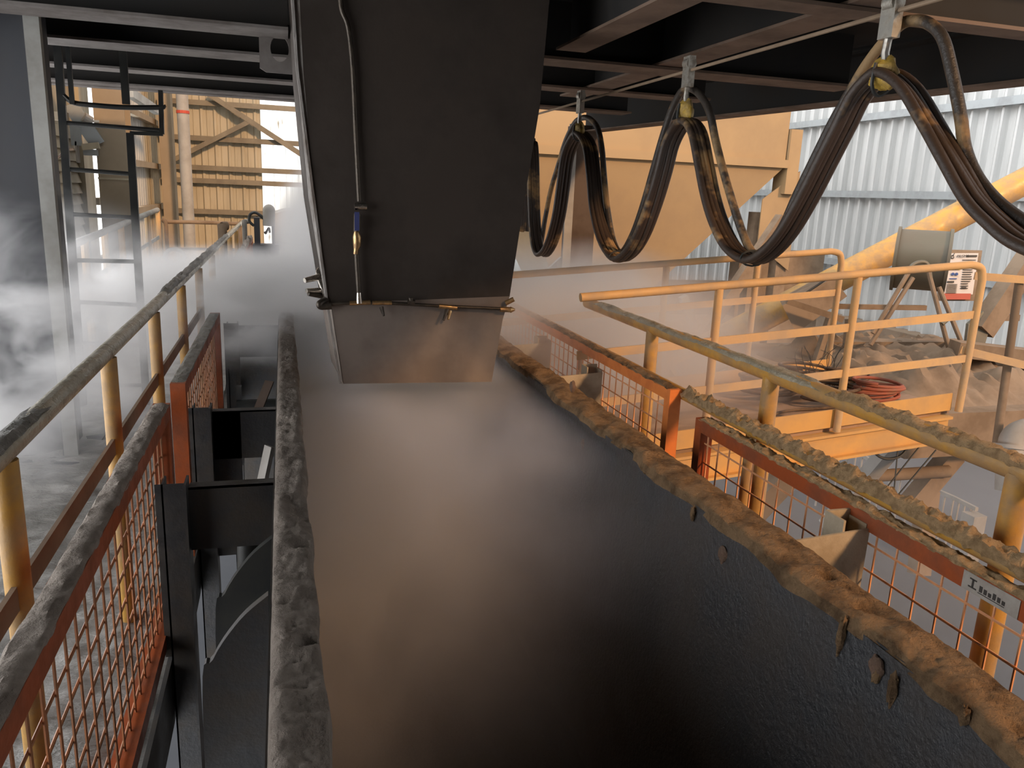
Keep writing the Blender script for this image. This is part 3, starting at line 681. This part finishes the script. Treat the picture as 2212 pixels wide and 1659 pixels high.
THPX = [(2280, 520), (2200, 470), (2150, 430), (2110, 380), (2085, 320), (2075, 250), (2055, 150), (2035, 80), (2000, 48), (1960, 46), (1932, 66), (1905, 95), (1870, 142), (1840, 192), (1800, 262), (1760, 342), (1722, 420), (1690, 490), (1655, 535), (1628, 548), (1605, 505), (1580, 430), (1560, 360), (1545, 300), (1532, 240), (1512, 205), (1490, 190), (1472, 198), (1450, 240), (1430, 300), (1410, 370), (1387, 450), (1365, 510), (1342, 545), (1325, 520), (1312, 450), (1305, 380), (1300, 320), (1290, 275), (1270, 255), (1250, 258), (1236, 275), (1220, 310), (1205, 360), (1190, 410), (1178, 470), (1166, 535), (1158, 480), (1156, 380), (1152, 300)]
pts = [on(x, y, x=XF + .05) for x, y in THPX]
MB().tube(bez(pts, 5), .017, 10).build('cable', m_cable, t2, True)
for i, lab in enumerate(['cable tie at the bottom of the nearest cable loop', 'cable tie at the bottom of the big middle cable loop', 'cable tie at the bottom of the third cable loop']):
    if i == 0: continue
    pc = on(*((0, 0), (1626, 560), (1336, 556))[i], x=XF); y = pc.y
    b = MB(); b.tube([(XF + .055 * math.cos(a), y, pc.z + .004 + .030 * math.sin(a)) for a in [k * math.pi / 6 for k in range(13)]], .004, 6, False)
    tag(b.build('cable_tie', m_black, None, True), lab, 'cable tie', 'ties on the cable loops')

# ================================================================== far hopper and steelwork right
YH = 11.0
def Hh(px, py): return on(px, py, y=YH)
t = thing('feed_hopper', (5.4, 12.5, .6), 'large buff painted hopper tapering down behind the cable loops', 'hopper')
zf = .60; x0, x1 = 3.2, Hh(1702, 300).x
MB().box((x0, YH, zf), (x1, YH + 3.2, 2.4)).build('bin', m_hop, t)
MB().box((x0 - .05, YH - .06, zf - .02), (x1 + .03, YH, zf + .10)).build('flange', m_hop, t)
b = MB(); zb0 = -1.9; X0, X1 = 4.15, 5.05
b.v = [(x0, YH, zf), (x1, YH, zf), (x1, YH + 3.2, zf), (x0, YH + 3.2, zf), (X0, YH + .5, zb0), (X1, YH + .5, zb0), (X1, YH + 1.6, zb0), (X0, YH + 1.6, zb0)]
b.f = [(0, 1, 5, 4), (1, 2, 6, 5), (2, 3, 7, 6), (3, 0, 4, 7), (4, 5, 6, 7)]
b.build('cone', m_hop, t)
p = Hh(1716, 300); MB().box((x1 + .02, YH - .05, Hh(1716, 420).z), (x1 + .22, YH + .3, Hh(1716, 280).z)).build('side_channel', m_hop, t)
MB().box((X0 + .1, YH + .6, -3.2), (X1 - .1, YH + 1.4, zb0)).build('outlet', m_steelbrown, t)
# supports
t = thing('hopper_leg', (7.2, 12, -4.5), 'brown hopper support leg at the right end of the hopper', 'column')
a, c = Hh(1648, 460), Hh(1722, 460); MB().box((a.x, YH + .2, -4.5), (a.x + .22, YH + .4, -.1)).box((c.x - .2, YH + .1, -4.5), (c.x, YH + .3, zf)).build('post', m_steelbrown, t)
MB().prism([(a.x, YH + .05, .1), (c.x, YH + .05, .55), (c.x, YH + .05, -1.0), (a.x, YH + .05, -.6)], (0, .02, 0)).build('gusset', m_hop, t)
a, c = on(1238, 400, y=9.3), on(1290, 400, y=9.3)
t = thing('steel_column', ((a.x + c.x) / 2, 9.4, -4.5), 'dark brown column carrying the platform corner, behind the cable loops', 'column')
MB().box((a.x, 9.3, -4.5), (c.x, 9.32, .85)).box((a.x, 9.32, -4.5), (a.x + .015, 9.6, .85)).box((c.x - .015, 9.32, -4.5), (c.x, 9.6, .85)).build('web', m_hopdark, t)
MB().box((a.x - .10, 9.25, -4.5), (a.x - .0, 9.27, .85)).build('lit_edge', m_duct, t)  # pale strip stands in for the column's edge lit by the sky
for k, (p, q, w, lab) in enumerate([((1205, 560), (1115, 760), .14, 'buff diagonal brace left of the brown column, in the haze'), ((1120, 470), (1215, 590), .10, 'diagonal wall brace seen between the chute and the column')]):
    brace(on(*p, y=12.5), on(*q, y=12.5), w, .1, m_duct, lab)
brace(on(1690, 470, y=9.0), on(1440, 840, y=9.0), .14, .14, m_steelbrown, 'long brown diagonal strut crossing behind the gantry rails')
brace(on(1475, 640, y=9.3), on(1510, 740, y=9.3), .10, .10, m_girt, 'short grey strut crossing the long brown diagonal')
brace(on(1128, 640, y=9.5), on(1215, 560, y=9.5), .08, .06, m_duct, 'thin pale brace rising to the brown column through the haze')
brace(on(1300, 600, y=9.4), on(1390, 800, y=9.4), .10, .08, m_steelbrown, 'hazy brown brace falling right from the brown column foot')
tag(MB().box((2.9, 9.25, -1.1), (3.9, 9.35, -1.0)).build('cross_beam', m_duct), 'pale cross beam on the brown column in the haze', 'beam')
tag(MB().tube([dp(1470, 812, 7.8), dp(1560, 770, 7.8)], .12, 14).build('discharge_pipe', m_duct, None, True), 'thick pale pipe slanting below the gantry behind the rail', 'pipe')
tag(MB().box(on(1600, 540, y=12), on(1700, 1000, y=12.3)).build('steel_column', m_steelbrown), 'wide brown column below the hopper leg, behind the gantry', 'column')
tag(MB().box(on(1425, 700, y=10), on(1560, 740, y=10.9)).build('lower_deck', m_steelbrown), 'brown deck edge far behind the gantry, left of the diagonal strut', 'deck')
b = MB()
for k in range(9):
    p = on(1430 + 12 * k, 745 + 3 * k, z=-2.35); b.bar(p, p + Vector((1.1, -.4, 0)), .02, .03)
tag(b.build('floor_grating', m_sheet), 'pale bar grating seen below the far deck edge', 'grating')
# yellow inclined pipe + lug
t = thing('inclined_pipe', dp(1900, 550, 9), 'thick yellow pipe rising diagonally to the right across the sheeted wall', 'pipe')
MB().tube([dp(1450, 790, 9), dp(1905, 552, 9), dp(2290, 352, 9)], .155, 20).build('pipe', m_yel, t, True)
p = dp(2086, 438, 8.75); b = MB(); b.prism([dp(2070, 435, 8.8), dp(2078, 412, 8.8), dp(2098, 415, 8.8), dp(2110, 432, 8.8)], (0, .03, 0)); b.build('lug', m_steelbrown, t)
# drum fan on stand
t = thing('drum_fan', dp(1990, 700, 8), 'grey drum fan on a tubular stand behind the gantry rail', 'fan')
cD = dp(1990, 562, 8.0); ax = (ray(1990, 562).cross(Vector((0, 0, 1)))).normalized(); cA, cB = cD - ax * .235, cD + ax * .235
ax = (cB - cA).normalized()
MB().tube([cA, cB], .30, 28).build('drum', m_drum, t, True)
for nm, c in (('rim', cA), ('rim', cB)): MB().tube([c - ax * .015, c + ax * .015], .325, 28).build(nm, m_drum, t, True)
for a_, c_ in (((1962, 590), (1885, 720)), ((1972, 600), (1880, 745)), ((2005, 585), (2050, 755)), ((2028, 620), (2075, 735))):
    MB().tube([dp(*a_, 7.6), dp(*c_, 7.6)], .022, 8).build('leg', m_steelbrown, t, True)
MB().tube([dp(2035, 700, 7.58), dp(2058, 680, 7.58)], .02, 8).build('leg_clamp', m_drum, t, True)
MB().tube(bez([dp(1960, 590, 7.6), dp(1972, 572, 7.6), dp(1990, 566, 7.6), dp(2004, 572, 7.6), dp(2010, 600, 7.6)], 5), .02, 8).build('yoke', m_drum, t, True)
# notice board
t = thing('notice_board', dp(2085, 600, 8.6), 'white safety notice board with yellow triangles and red strip', 'sign')
DS = 8.6
def N(px, py, k=0): return dp(px, py, DS - k)
MB().prism([N(2026, 539, -.02), N(2122, 541, -.02), N(2106, 650, -.02), N(2030, 650, -.02)], (0, .03, 0)).build('board_frame', m_steelbrown, t)
def quad(b, x0, y0, x1, y1, k=.02, sk=-.14):
    f = lambda x, y: N(x + (y - 545) * sk, y, k)
    q = [f(x0, y0), f(x1, y0), f(x1, y1), f(x0, y1)]; b.prism(q, (0, .006, 0)); return b
quad(MB(), 2052, 547, 2114, 636).build('poster', m_paper, t)
quad(MB(), 2050, 634, 2110, 647, .022).build('red_strip', m_red, t)
b = MB(); quad(b, 2090, 551, 2112, 555, .03)
rr = random.Random(4)
for k in range(5): quad(b, 2082, 561 + k * 4, 2111, 562.2 + k * 4, .03)
for k in range(9): quad(b, 2086, 582 + k * 5, 2108 - rr.random() * 8, 583.6 + k * 5, .03)
for k in range(7): quad(b, 2056, 614 + k * 3, 2078, 615 + k * 3, .03)
quad(b, 2056, 607, 2070, 611, .03); quad(b, 2088, 620, 2098, 624, .03)
b.build('printed_lines', m_ink, t)
fc = bpy.data.curves.new('heading', 'FONT'); fc.body = 'PRISMA'; fc.size = .042; fc.extrude = .001; fc.shear = .3
b = MB(); b.tube([N(2058.5 + 3.2 * math.cos(a) - 1, 555 + 3.2 * math.sin(a), .03) for a in [k * math.pi / 8 for k in range(16)]], .005, 6); b.tube([N(2059, 552, .03), N(2062, 547, .03)], .004, 6)
b.build('logo', m_ink, t)
for k in range(3):
    b = MB(); x = 2058 + 8.5 * k; b.prism([N(x - 9, 580, .03), N(x - 5.5, 573, .03), N(x - 2, 580, .03)], (0, .004, 0)); b.build('warning_triangle', m_yprint, t)
quad(MB(), 2055, 581.5, 2080, 583, .03).build('yellow_bar', m_yprint, t)
b = MB()
for k in range(2): b.tube([N(2058.5 + 8 * k, 592, .04), N(2058.5 + 8 * k, 592, .02)], .016, 12)
quad(b, 2060, 601, 2075, 603, .03); b.build('blue_symbols', m_blueprint, t)
# heading letters, as a mesh
o = bpy.data.objects.new('heading_text', fc); COL.objects.link(o); bpy.context.view_layer.update()
me = bpy.data.meshes.new_from_object(o.evaluated_get(bpy.context.evaluated_depsgraph_get())); bpy.data.objects.remove(o)
me.materials.clear(); me.materials.append(m_ink)
o = bpy.data.objects.new('heading', me); COL.objects.link(o); o.parent = t
o.matrix_local = Matrix.Translation(N(2066, 556.5, .035) - t.location) @ M.to_4x4() @ Matrix.Rotation(math.radians(2), 4, 'Z')
# far right brace assembly
t = thing('brace_frame', dp(2140, 700, 7.6), 'big brown diagonal brace landing on a gusset at the right edge', 'brace')
MB().bar(dp(2118, 715, 7.6), dp(2250, 520, 7.6), .20, .16, (0, 1, 0)).build('diagonal', m_steelbrown, t)
MB().prism([dp(2092, 700, 7.55), dp(2125, 672, 7.55), dp(2135, 720, 7.55), dp(2125, 752, 7.55), dp(2086, 752, 7.55)], (0, .03, 0)).build('gusset', m_drum, t)
MB().bar(dp(2150, 686, 7.6), dp(2200, 686, 7.6), .05, .06).build('tie_bar', m_steelbrown, t)
tag(MB().bar(dp(1790, 752, 8.3), dp(2080, 752, 8.3), .2, .17).build('deck_beam', m_steelbrown), 'brown deck beam at the foot of the sheeted wall behind the fan', 'beam')
tag(MB().bar(dp(2060, 752, 7.4), dp(2260, 775, 7.4), .2, .14).build('deck_beam', m_steelbrown), 'sagging brown beam behind the far right rail', 'beam')
tag(MB().bar(dp(1700, 660, 8.0), dp(2000, 665, 8.0), .04, .05).build('wall_tie_bar', m_steelbrown), 'thin dark horizontal bar behind the drum fan stand', 'bar')
# dusty tray conveyor behind back rail
t = thing('dusty_chute', dp(1740, 690, 7.8), 'dusty brown sloping tray behind the back rail, left of the fan', 'tray')
MB().prism([dp(1690, 660, 7.9), dp(1800, 600, 7.9), dp(1830, 640, 7.9), dp(1720, 720, 7.9)], (.3, .5, 0)).build('tray', m_steelbrown, t)
MB().bar(dp(1700, 650, 7.7), dp(1820, 690, 7.7), .06, .06).build('lip', m_steelbrown, t)
MB().tube(bez([dp(1730, 640, 7.6), dp(1760, 620, 7.6), dp(1790, 600, 7.6), dp(1815, 590, 7.6)], 5), .012, 6).build('cord', m_black, t, True)
for p, q in (((1795, 680), (1760, 790)), ((1835, 690), (1825, 790))): MB().bar(dp(*p, 7.9), dp(*q, 7.9), .06, .06, (0, 1, 0)).build('leg', m_steelbrown, t)

# ================================================================== gantry
ZG = lambda x: -1.60 + (x - 2.5) * .085
def gpt(x, y, h): return Vector((x, y, ZG(x) + h))
t = thing('gantry_platform', (3.6, 5.0, -1.7), 'dusty steel gantry deck crossing to the right behind the handrails', 'platform')
b = MB(); b.v = [tuple(gpt(x, y, h)) for h in (0, -.04) for x, y in ((1.95, 4.5), (4.75, 4.55), (4.75, 5.75), (1.95, 5.75))]
b.f = [(0, 1, 2, 3), (7, 6, 5, 4), (0, 4, 5, 1), (1, 5, 6, 2), (2, 6, 7, 3), (3, 7, 4, 0)]; b.build('deck_plate', m_platefloor, t)
MB().ibeam(gpt(1.95, 4.48, -.14), gpt(4.72, 4.52, -.14), .10, .20, .02).build('front_beam', m_kick, t)
MB().ibeam(gpt(1.95, 5.75, -.14), gpt(4.72, 5.75, -.14), .10, .20, .02).build('rear_beam', m_kick, t)
MB().bar(gpt(1.95, 4.47, .07), gpt(4.70, 4.50, .07), .012, .13).build('toe_board', m_kick, t)
MB().bar(gpt(1.95, 5.76, .07), gpt(4.62, 5.76, .07), .012, .13).build('toe_board', m_kick, t)
def grail(x0, x1, y, posts, label, hs=(.72, .40), r=.027, H=1.08):
    t = thing('gantry_rail', (x0, y, -1.6), label, 'handrail', 'rails of the gantry')
    pth = [gpt(x0, y, H), gpt(x1 - .12, y, H), gpt(x1 - .03, y, H - .03), gpt(x1, y, H - .12), gpt(x1, y, 0)]
    P_ = [pth[0], pth[1]] + bez(pth[1:4], 5)[1:] + [pth[4]]
    MB().tube(P_, r, 12).build('top_rail', m_yeldust, t, True)
    for h in hs: MB().bar(gpt(x0, y, h), gpt(x1, y, h), .012, .055).build('middle_rail', m_yeldust, t)
    for x in posts: MB().tube([gpt(x, y, -.02), gpt(x, y, H - .02)], r, 10).build('post', m_yeldust, t, True)
    return t
grail(1.72, 4.74, 4.46, (2.66, 3.70), 'front rail of the gantry with rounded end, nearest the handrails')
grail(1.55, 4.60, 5.78, (2.95, 3.78), 'back rail of the gantry with rounded end, behind the front one')
# side rail going right
t = thing('gantry_rail', (4.8, 4.7, -1.4), 'dim rail leading off to the right edge from the gantry corner', 'handrail', 'rails of the gantry')
for (a, c, dd) in (((2105, 596), (2260, 608), 5.75), ((2075, 755), (2260, 800), 5.7)): MB().bar(dp(*a, dd), dp(*c, dd), .012, .055).build('middle_rail', m_yeldust, t)
MB().tube([dp(2203, 600, 5.8), dp(2150, 975, 5.8)], .03, 10).build('post', m_steelbrown, t, True)
# right rear deck with heap
t = thing('side_deck', (6, 6, -1.7), 'dim brown deck beyond the gantry corner at the right edge', 'platform')
b = MB(); b.box((4.80, 4.95, -1.66), (8.5, 8.0, -1.58)); b.box((4.80, 4.95, -1.95), (8.5, 5.05, -1.66)); b.build('deck_plate', m_steelbrown, t)
b = MB(); rnd = random.Random(3); nx, ny = 60, 40
for j in range(ny + 1):
    for i in range(nx + 1):
        u, v = i / nx, j / ny; e = min(1, 6 * min(u, 1 - u), 6 * min(v, 1 - v))
        b.v.append((4.9 + 2.3 * u, 5.1 + 2.3 * v, -1.59 + e * (.10 + .20 * abs(noise.fractal(Vector((u * 7, v * 3, 2)), .7, 2.2, 5)) + .15 * v)))
b.f += [(j * (nx + 1) + i, j * (nx + 1) + i + 1, (j + 1) * (nx + 1) + i + 1, (j + 1) * (nx + 1) + i) for j in range(ny) for i in range(nx)]
tag(b.build('sludge_heap', m_steelbrown, None, True), 'heap of brown dusty rubbish on the deck at the right edge', 'heap', kind='stuff')
# hose coils on gantry
rnd = random.Random(11)
for k, (cx, cy, r, m_, lab) in enumerate([(3.75, 5.35, .24, m_hose, 'wide brown hose coil farthest left in the tangle on the gantry deck'), (4.15, 5.50, .22, m_hose, 'brown hose coil at the back of the tangle on the gantry deck'), (4.05, 5.00, .24, m_hose, 'loose brown hose coil in front of the tangle on the gantry deck'), (4.42, 5.30, .17, m_hose, 'small tight brown hose coil near the back rail end'), (4.36, 4.88, .19, m_hosered, 'faded red hose coil beside the rounded front post of the gantry')]):
    z0 = ZG(cx) + .018; P_ = []
    for i in range(90):
        a = i * .40; rr_ = r * (1 + .16 * math.sin(i * .31 + k * 2)); P_.append((cx + rr_ * math.cos(a), cy + .7 * rr_ * math.sin(a), z0 + .0015 * i + .03 * abs(math.sin(i * .23 + k))))
    tag(MB().tube(P_, .013, 7).build('hose_coil', m_, None, True), lab, 'hose', 'hoses lying on the gantry deck')
tag(MB().tube(bez([gpt(2.9, 4.7, .02), gpt(3.2, 4.75, .02), gpt(3.6, 4.9, .02), gpt(4.0, 4.85, .02), gpt(4.4, 5.0, .03)], 6), .012, 7).build('loose_hose', m_hose, None, True), 'single dark hose lying along the front of the gantry deck', 'hose')
b = MB()
for k in range(16):
    p = gpt(4.0 + rnd.random() * .5, 5.3, .02); q = p + Vector((rnd.uniform(-.25, .25), rnd.uniform(-.05, .05), rnd.uniform(.15, .42))); mid = (p + q) / 2 + Vector((rnd.uniform(-.1, .1), 0, .08))
    b.tube(bez([p, mid, q], 5), .0025, 4)
tag(b.build('wire_tangle', m_black, None, True), 'springy tangle of thin wires standing up behind the hose coils', 'wire', kind='stuff')

# below gantry: struts, cables, far balustrade, elbow pipe
brace(dp(1960, 925, 6.2), dp(1790, 1130, 7.4), .16, .10, m_duct, 'pale diagonal strut under the gantry end')
brace(dp(1770, 950, 6.0), dp(1560, 1180, 6.8), .20, .12, m_steelbrown, 'broad shaded diagonal strut under the middle of the gantry')
t = thing('raking_prop', dp(2000, 1080, 7), 'dusty raking prop with cross arm below the upper handrail', 'brace')
MB().bar(dp(2060, 980, 7), dp(1950, 1110, 7), .17, .14, (0, 1, 0)).build('rake', m_steelbrown, t)
MB().tube([dp(1888, 1028, 6.9), dp(2050, 1018, 6.9)], .055, 10).build('cross_arm', m_steelbrown, t, True)
MB().bar(dp(2005, 1060, 7.2), dp(1985, 1240, 7.2), .16, .12, (0, 1, 0)).build('post', m_steelbrown, t)
for k, (pp, lab) in enumerate([([(1880, 955), (1892, 980), (1915, 991), (1945, 985), (1965, 960), (1972, 945)], 'drooping black cable loop under the gantry beam'),
                         ([(1941, 945), (1935, 1020), (1928, 1085), (1920, 1120)], 'thin black cable hanging straight down below the gantry'),
                         ([(1990, 960), (1910, 1060)], 'thin black stay slanting left below the gantry, left one'), ([(2022, 972), (1935, 1075)], 'thin black stay slanting left below the gantry, right one')]):
    tag(MB().tube(bez([dp(x, y, 5.9) for x, y in pp], 6), .011 if k == 0 else .006, 6).build('hanging_cable', m_black, None, True), lab, 'cable', 'cables below the gantry')
t = thing('stair_rail', dp(2000, 1080, 10), 'pale hazy balustrade on the lower level seen under the handrails', 'handrail')
TP = [(1780, 960, 12), (1850, 975, 12), (1905, 1010, 11.5), (1990, 1045, 11), (2060, 1075, 10.5), (2110, 1100, 10)]
for i in range(len(TP) - 1): MB().bar(dp(*TP[i]), dp(*TP[i + 1]), .04, .05).build('top_rail', m_duct, t)
tot = []
for i in range(len(TP) - 1):
    a, c = dp(*TP[i]), dp(*TP[i + 1])
    for k in range(4): tot.append(a + (c - a) * k / 4)
for p in tot: MB().bar(p, p - Vector((0, 0, 1.0)), .022, .022, (0, 1, 0)).build('baluster', m_duct, t)
p = dp(2105, 1110, 10); MB().bar(p, p - Vector((0, 0, 1.6)), .2, .2, (0, 1, 0)).build('newel_post', m_duct, t)
t = thing('elbow_pipe', dp(2190, 960, 5.4), 'pale upright pipe bending right at the right edge', 'pipe')
MB().tube(bez([dp(2178, 1060, 5.6), dp(2182, 990, 5.6), dp(2188, 948, 5.6), dp(2215, 930, 5.6), dp(2260, 930, 5.6)], 6), .085, 16).build('pipe', m_duct, t, True)
MB().tube([dp(2180, 968, 5.6), dp(2181, 960, 5.6)], .10, 16).build('collar', m_duct, t, True)

# ================================================================== steam and haze
def volmat(name, dens, col=(1, 1, 1), scale=1.0, lo=.4, hi=.65, fall=1.0, aniso=.35, stretch=(1, 1, 1), base=0.0, power=1.0, grad=None):
    m = bpy.data.materials.new(name); m.use_nodes = True
    n = m.node_tree.nodes; l = m.node_tree.links; n.remove(n['Principled BSDF']); out = n['Material Output']
    v = n.new('ShaderNodeVolumeScatter'); v.inputs['Color'].default_value = (*col, 1); v.inputs['Anisotropy'].default_value = aniso
    g = n.new('ShaderNodeNewGeometry'); mp = n.new('ShaderNodeMapping'); mp.inputs['Scale'].default_value = stretch
    l.new(g.outputs['Position'], mp.inputs[0])
    t = n.new('ShaderNodeTexNoise'); t.inputs['Scale'].default_value = scale; t.inputs['Detail'].default_value = 4; t.inputs['Roughness'].default_value = .58; t.inputs['Distortion'].default_value = .6
    l.new(mp.outputs[0], t.inputs['Vector'])
    r = n.new('ShaderNodeMapRange'); r.inputs[1].default_value = lo; r.inputs[2].default_value = hi; r.inputs[3].default_value = base; r.inputs[4].default_value = 1
    l.new(t.outputs['Fac'], r.inputs[0])
    tc = n.new('ShaderNodeTexCoord')
    ln = n.new('ShaderNodeVectorMath'); ln.operation = 'LENGTH'; l.new(tc.outputs['Object'], ln.inputs[0])
    f = n.new('ShaderNodeMapRange'); f.inputs[1].default_value = 1.0; f.inputs[2].default_value = 1 - fall; f.inputs[3].default_value = 0; f.inputs[4].default_value = 1; f.interpolation_type = 'SMOOTHSTEP'
    l.new(ln.outputs['Value'], f.inputs[0])
    a = n.new('ShaderNodeMath'); a.operation = 'MULTIPLY'; l.new(r.outputs[0], a.inputs[0]); l.new(f.outputs[0], a.inputs[1])
    last = a.outputs[0]
    if grad:   # (axis, start, end) in world metres: 0 -> 1
        sx = n.new('ShaderNodeSeparateXYZ'); l.new(g.outputs['Position'], sx.inputs[0])
        gr = n.new('ShaderNodeMapRange'); gr.inputs[1].default_value = grad[1]; gr.inputs[2].default_value = grad[2]; gr.interpolation_type = 'SMOOTHSTEP'
        l.new(sx.outputs[grad[0]], gr.inputs[0])
        a2 = n.new('ShaderNodeMath'); a2.operation = 'MULTIPLY'; l.new(last, a2.inputs[0]); l.new(gr.outputs[0], a2.inputs[1]); last = a2.outputs[0]
    k = n.new('ShaderNodeMath'); k.operation = 'MULTIPLY'; k.inputs[1].default_value = dens; l.new(last, k.inputs[0])
    l.new(k.outputs[0], v.inputs['Density']); l.new(v.outputs[0], out.inputs['Volume'])
    return m
def puff(name, c, r, m, label, box=False):
    if box:
        b = MB().box((-1, -1, -1), (1, 1, 1))
    else:
        b = MB().blob((0, 0, 0), (1, 1, 1), 0, 0, 12)
    o = b.build(name, m); o.location = Vector(c); o.scale = Vector(r)
    return tag(o, label, 'steam', 'steam and haze', 'stuff')
puff('steam_cloud', (-1.75, 5.4, -.95), (1.5, 2.6, 1.0), volmat('steam_left', 4.5, (.98, .99, 1), 2.0, .46, .66, .8, stretch=(1, .8, 1.5)), 'thick white steam drifting over the left walkway')
puff('steam_cloud', (-.35, 7.0, -.95), (1.7, 2.0, .48), volmat('steam_band', 14.0, (.99, .99, 1), 2.6, .42, .62, .8, stretch=(.8, 1, 1.5)), 'dense steam band blowing left out of the trough')
puff('steam_cloud', (.62, 8.6, -.55), (.85, 3.8, .95), volmat('steam_plume', 4.0, (.95, .95, 1), 1.3, .25, .5, .7), 'pale steam plume rising behind the chute')
puff('steam_cloud', (2.3, 6.2, -1.02), (1.7, 2.7, .76), volmat('steam_right', 4.2, (1, .90, .86), 1.6, .30, .65, .8), 'warm pinkish steam drifting over the right rail, below the hopper')
# steam inside the trough: thins out towards the camera
puff('steam_cloud', (.665, 5.4, -1.66), (.66, 4.9, .62), volmat('steam_trough', 5.5, (.86, .88, 1.0), 1.5, .36, .64, 1.0, base=.30, grad=(1, 1.9, 4.8)), 'grey steam filling the trough, thinning towards the camera', True)
# fix: trough steam has no round falloff
mt = bpy.data.materials['steam_trough']
for nd in mt.node_tree.nodes:
    if nd.type == 'MAP_RANGE' and nd.interpolation_type == 'SMOOTHSTEP' and nd.inputs[0].links and nd.inputs[0].links[0].from_node.type == 'VECT_MATH':
        nd.inputs[1].default_value = 5; nd.inputs[2].default_value = 4.9
mlow = volmat('haze_low', .04, (.92, .95, 1), .5, .2, .7, 1, base=.8)
for nd in mlow.node_tree.nodes:
    if nd.type == 'MAP_RANGE' and nd.interpolation_type == 'SMOOTHSTEP': nd.inputs[1].default_value = 5; nd.inputs[2].default_value = 4.9
puff('haze_layer', (6.3, 9.5, -3.2), (4.2, 7.5, 1.25), mlow, 'blue-grey haze hanging over the lower level on the right', True)
